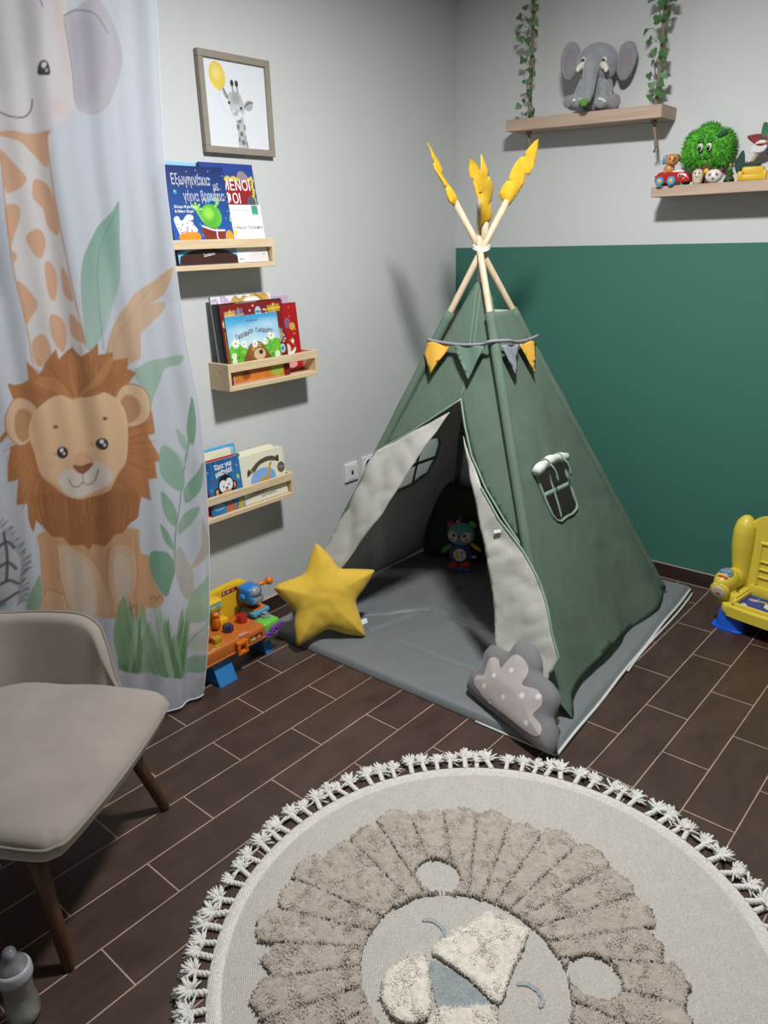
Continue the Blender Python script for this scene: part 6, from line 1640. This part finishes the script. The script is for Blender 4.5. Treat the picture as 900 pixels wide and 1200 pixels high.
# red toy car with a puppy driver
tc_ = thing('toy_car', 'red toy car with a tan puppy driver at the left end of the wall shelf', 'toy car', (1.177, -.1265, ZS), .14)
CR = mat('car_red', '#a31c1a', .3, var=.02); CBL = mat('car_blue', '#3f8fc0', .35); CTN = mat('puppy_tan', '#b9814c', .4); CYE = mat('hub_yellow', '#d0a83a', .4)
def cpart(name, m, fn, parent=tc_, angle=None, label=None):
    bm = BM(); fn(bm); o = obj(name, bm, m, parent, angle is None, angle)
    if label: o['label'] = label
    return o
cpart('car_body', CR, lambda b: prism(b, spline([(-.060, .014), (-.062, .035), (-.050, .052), (0, .050), (.045, .048), (.064, .036), (.068, .020), (.062, .012)], 4), -.030, .030, M=XZ, bev=.007), angle=40)
cpart('windscreen', MATS['plush_white'], lambda b: ball(b, (.018, -.004, .048), (.026, .022, .012)))
for x, y in ((-.046, -.032), (.0, -.034), (-.040, .030), (.044, .030)):
    wl = cpart('wheel', CBL, lambda b: lathe(b, [(.0, -.007), (.015, -.007), (.0175, -.004), (.0175, .004), (.015, .007), (0, .007)], (x, y, .0176), (PI/2, 0, 0), 22), angle=40)
    cpart('hub', CYE, lambda b: ball(b, (x, y-.007, .0176), (.008, .003, .009)), wl)
cpart('headlight', MATS['plush_white'], lambda b: ball(b, (.030, -.031, .036), (.007, .003, .007))); cpart('headlight_pupil', MATS['bead_black'], lambda b: ball(b, (.031, -.0335, .036), (.004, .002, .005)))
cpart('cheek', mat('car_pink', '#c96a78', .4), lambda b: ball(b, (.046, -.0305, .024), (.006, .002, .0045)))
cpart('puppy_body', CTN, lambda b: (ball(b, (-.020, 0, .062), (.022, .02, .024)), ball(b, (-.028, -.022, .052), (.009, .010, .008))))
ph = cpart('puppy_head', CTN, lambda b: (ball(b, (-.012, -.004, .096), (.026, .022, .025)), ball(b, (-.004, -.020, .088), (.015, .013, .012))))
cpart('ear', CBL, lambda b: ball(b, (-.040, .0, .100), (.009, .009, .019), (0, .3, 0)), ph, label='blue ear'); cpart('ear', mat('puppy_brown', '#7a4a2a', .4), lambda b: ball(b, (.012, .006, .104), (.007, .009, .016), (0, -.4, 0)), ph)
cpart('nose', CR, lambda b: ball(b, (.002, -.0325, .092), (.0055, .004, .0045)), ph)
for x in (-.014, .004): cpart('eye', MATS['bead_black'], lambda b: ball(b, (x, -.0255, .101), (.0032, .003, .0045)), ph)

# small round figures
def fig(name, label, x, y, z): return thing(name, label, 'toy figure', (x, y, z), .25)
g1 = fig('toy_figure', 'small round cream figure with a smiling face beside the red toy car', 1.273, -.122, ZS)
def gp(name, m, fn, parent, label=None):
    bm = BM(); fn(bm); o = obj(name, bm, m, parent, True)
    if label: o['label'] = label
    return o
CRM = mat('figure_cream', '#c9b9a8', .4, var=.05)
gp('figure_body', CRM, lambda b: lathe(b, [(0, 0), (.014, .0), (.018, .008), (.021, .024), (.022, .038), (.017, .050), (.008, .056), (0, .057)], seg=24, cap=False), g1)
for x in (-.008, .006): gp('eye', MATS['bead_black'], lambda b: ball(b, (x, -.0205, .040), (.0028, .002, .0034)), g1)
gp('smile', MATS['bead_black'], lambda b: tube(b, spline([(-.008, -.0215, .029), (-.001, -.0225, .025), (.006, -.0215, .029)], 4, False), .0009, 5), g1)
g2 = fig('toy_figure', 'small round panda figure with pink eye patches in front of the plush tree', 1.335, -.118, ZS)
gp('figure_body', mat('figure_white', '#d6d2cc', .4, var=.03), lambda b: ball(b, (0, 0, .026), (.032, .027, .026)), g2)
for x in (-.030, .024): gp('ear', CYE if x < 0 else MATS['plush_brown'], lambda b: ball(b, (x, .0, .046), (.010, .008, .010)), g2)
for x in (-.014, .010):
    gp('eye_patch', mat('patch_pink', '#b98088', .5), lambda b: ball(b, (x, -.0235, .031), (.008, .003, .007)), g2); gp('eye', MATS['bead_black'], lambda b: ball(b, (x+.001, -.0262, .031), (.0025, .0015, .003)), g2)
gp('nose', mat('nose_teal', '#2f9a94', .4), lambda b: ball(b, (-.002, -.0275, .018), (.005, .003, .0035)), g2)
g3 = fig('toy_tree', 'tiny green Christmas tree figure beside the panda on the wall shelf', 1.392, -.112, ZS)
gp('tree_cone', mat('figure_green', '#2f7a3a', .45), lambda b: lathe(b, [(.020, .010), (.010, .026), (.0165, .026), (.008, .040), (.0125, .040), (.002, .060), (0, .061)], seg=18), g3)
gp('base', MATS['bead_black'], lambda b: lathe(b, [(.020, 0), (.020, .010), (0, .010)], seg=18), g3); gp('star', CYE, lambda b: ball(b, (0, 0, .063), .0045), g3)
for a, z in ((.3, .018), (1.2, .033), (2.0, .018), (-1.1, .022), (-1.6, .035), (-.6, .015)): gp('bauble', CR, lambda b: ball(b, (.016*math.cos(a-.8), .016*math.sin(a-.8) if z < .03 else -.011, z), .003), g3)

# yellow toy cushion seat left of the petals and the petal pinwheel
ys = fig('toy_sofa', 'small yellow toy sofa near the right edge on the wall shelf', 1.478, -.112, ZS)
gp('sofa_seat', mat('sofa_yellow', '#c9a41c', .45), lambda b: box(b, -.040, .040, -.022, .022, 0, .024, .006, 3), ys)
gp('sofa_back', MATS['sofa_yellow'], lambda b: box(b, -.040, .040, .004, .022, .018, .052, .007, 3), ys)
for x in (-.042, .042): gp('sofa_arm', MATS['sofa_yellow'], lambda b: box(b, x-.010, x+.010, -.022, .020, 0, .036, .006, 3), ys)
pw = thing('pinwheel', 'wooden stick pinwheel with red, green, white and pink petals behind the yellow toy sofa', 'pinwheel', (1.475, -.055, ZS))
STK = wood_mat('pinwheel_stick', '#b9a186', '#a08a70', 20, .6, 2)
gp('stick', STK, lambda b: tube(b, [(-.058, .0, .0), (-.035, .0, .045), (-.005, -.002, .100), (.026, -.004, .135)], .007, 10), pw)
def petal(c, a, l, w, m, tilt, label):
    ol3 = spline([(0, 0), (w*.5, l*.3), (w*.45, l*.62), (0, l), (-w*.45, l*.62), (-w*.5, l*.3)], 4)
    V, F = sheet2d(ol3, .006)
    M = Matrix.Translation(c) @ Matrix.Rotation(tilt, 4, 'X') @ Matrix.Rotation(a, 4, 'Y')
    P_ = [M @ Vector((x, -.15*x*x/w-.12*y*y/l*.6, y)) for x, y in V]
    o = mesh_from('petal', P_, F, m, pw); s = o.modifiers.new('Solidify', 'SOLIDIFY'); s.thickness = .002; o['label'] = label
H0 = (.036, -.012, .135)
for a, l, w, cl_, lb in ((-1.25, .085, .038, '#7a2026', 'dark red petal'), (-.30, .075, .040, '#2f6a4a', 'green petal'), (-1.95, .075, .040, '#c9c9cc', 'white petal'), (.55, .07, .045, '#b07a9a', 'pink petal'), (2.75, .075, .034, '#2a3560', 'dark blue petal'), (1.6, .06, .04, '#b3522a', 'orange petal')):
    petal(H0, a, l, w, mat('petal_'+cl_.strip('#'), cl_, .6), .1, lb)
gp('hub', mat('petal_b3522a', '#b3522a', .6), lambda b: ball(b, H0, (.012, .010, .012)), pw)
for a, l, w, c in ((.18, .085, .034, (-.070, -.006, .032)), (1.15, .07, .036, (-.05, -.010, .040))): petal(c, a, l, w, mat('petal_dark', '#1f4034', .6), .05, 'dark green leaf petal')
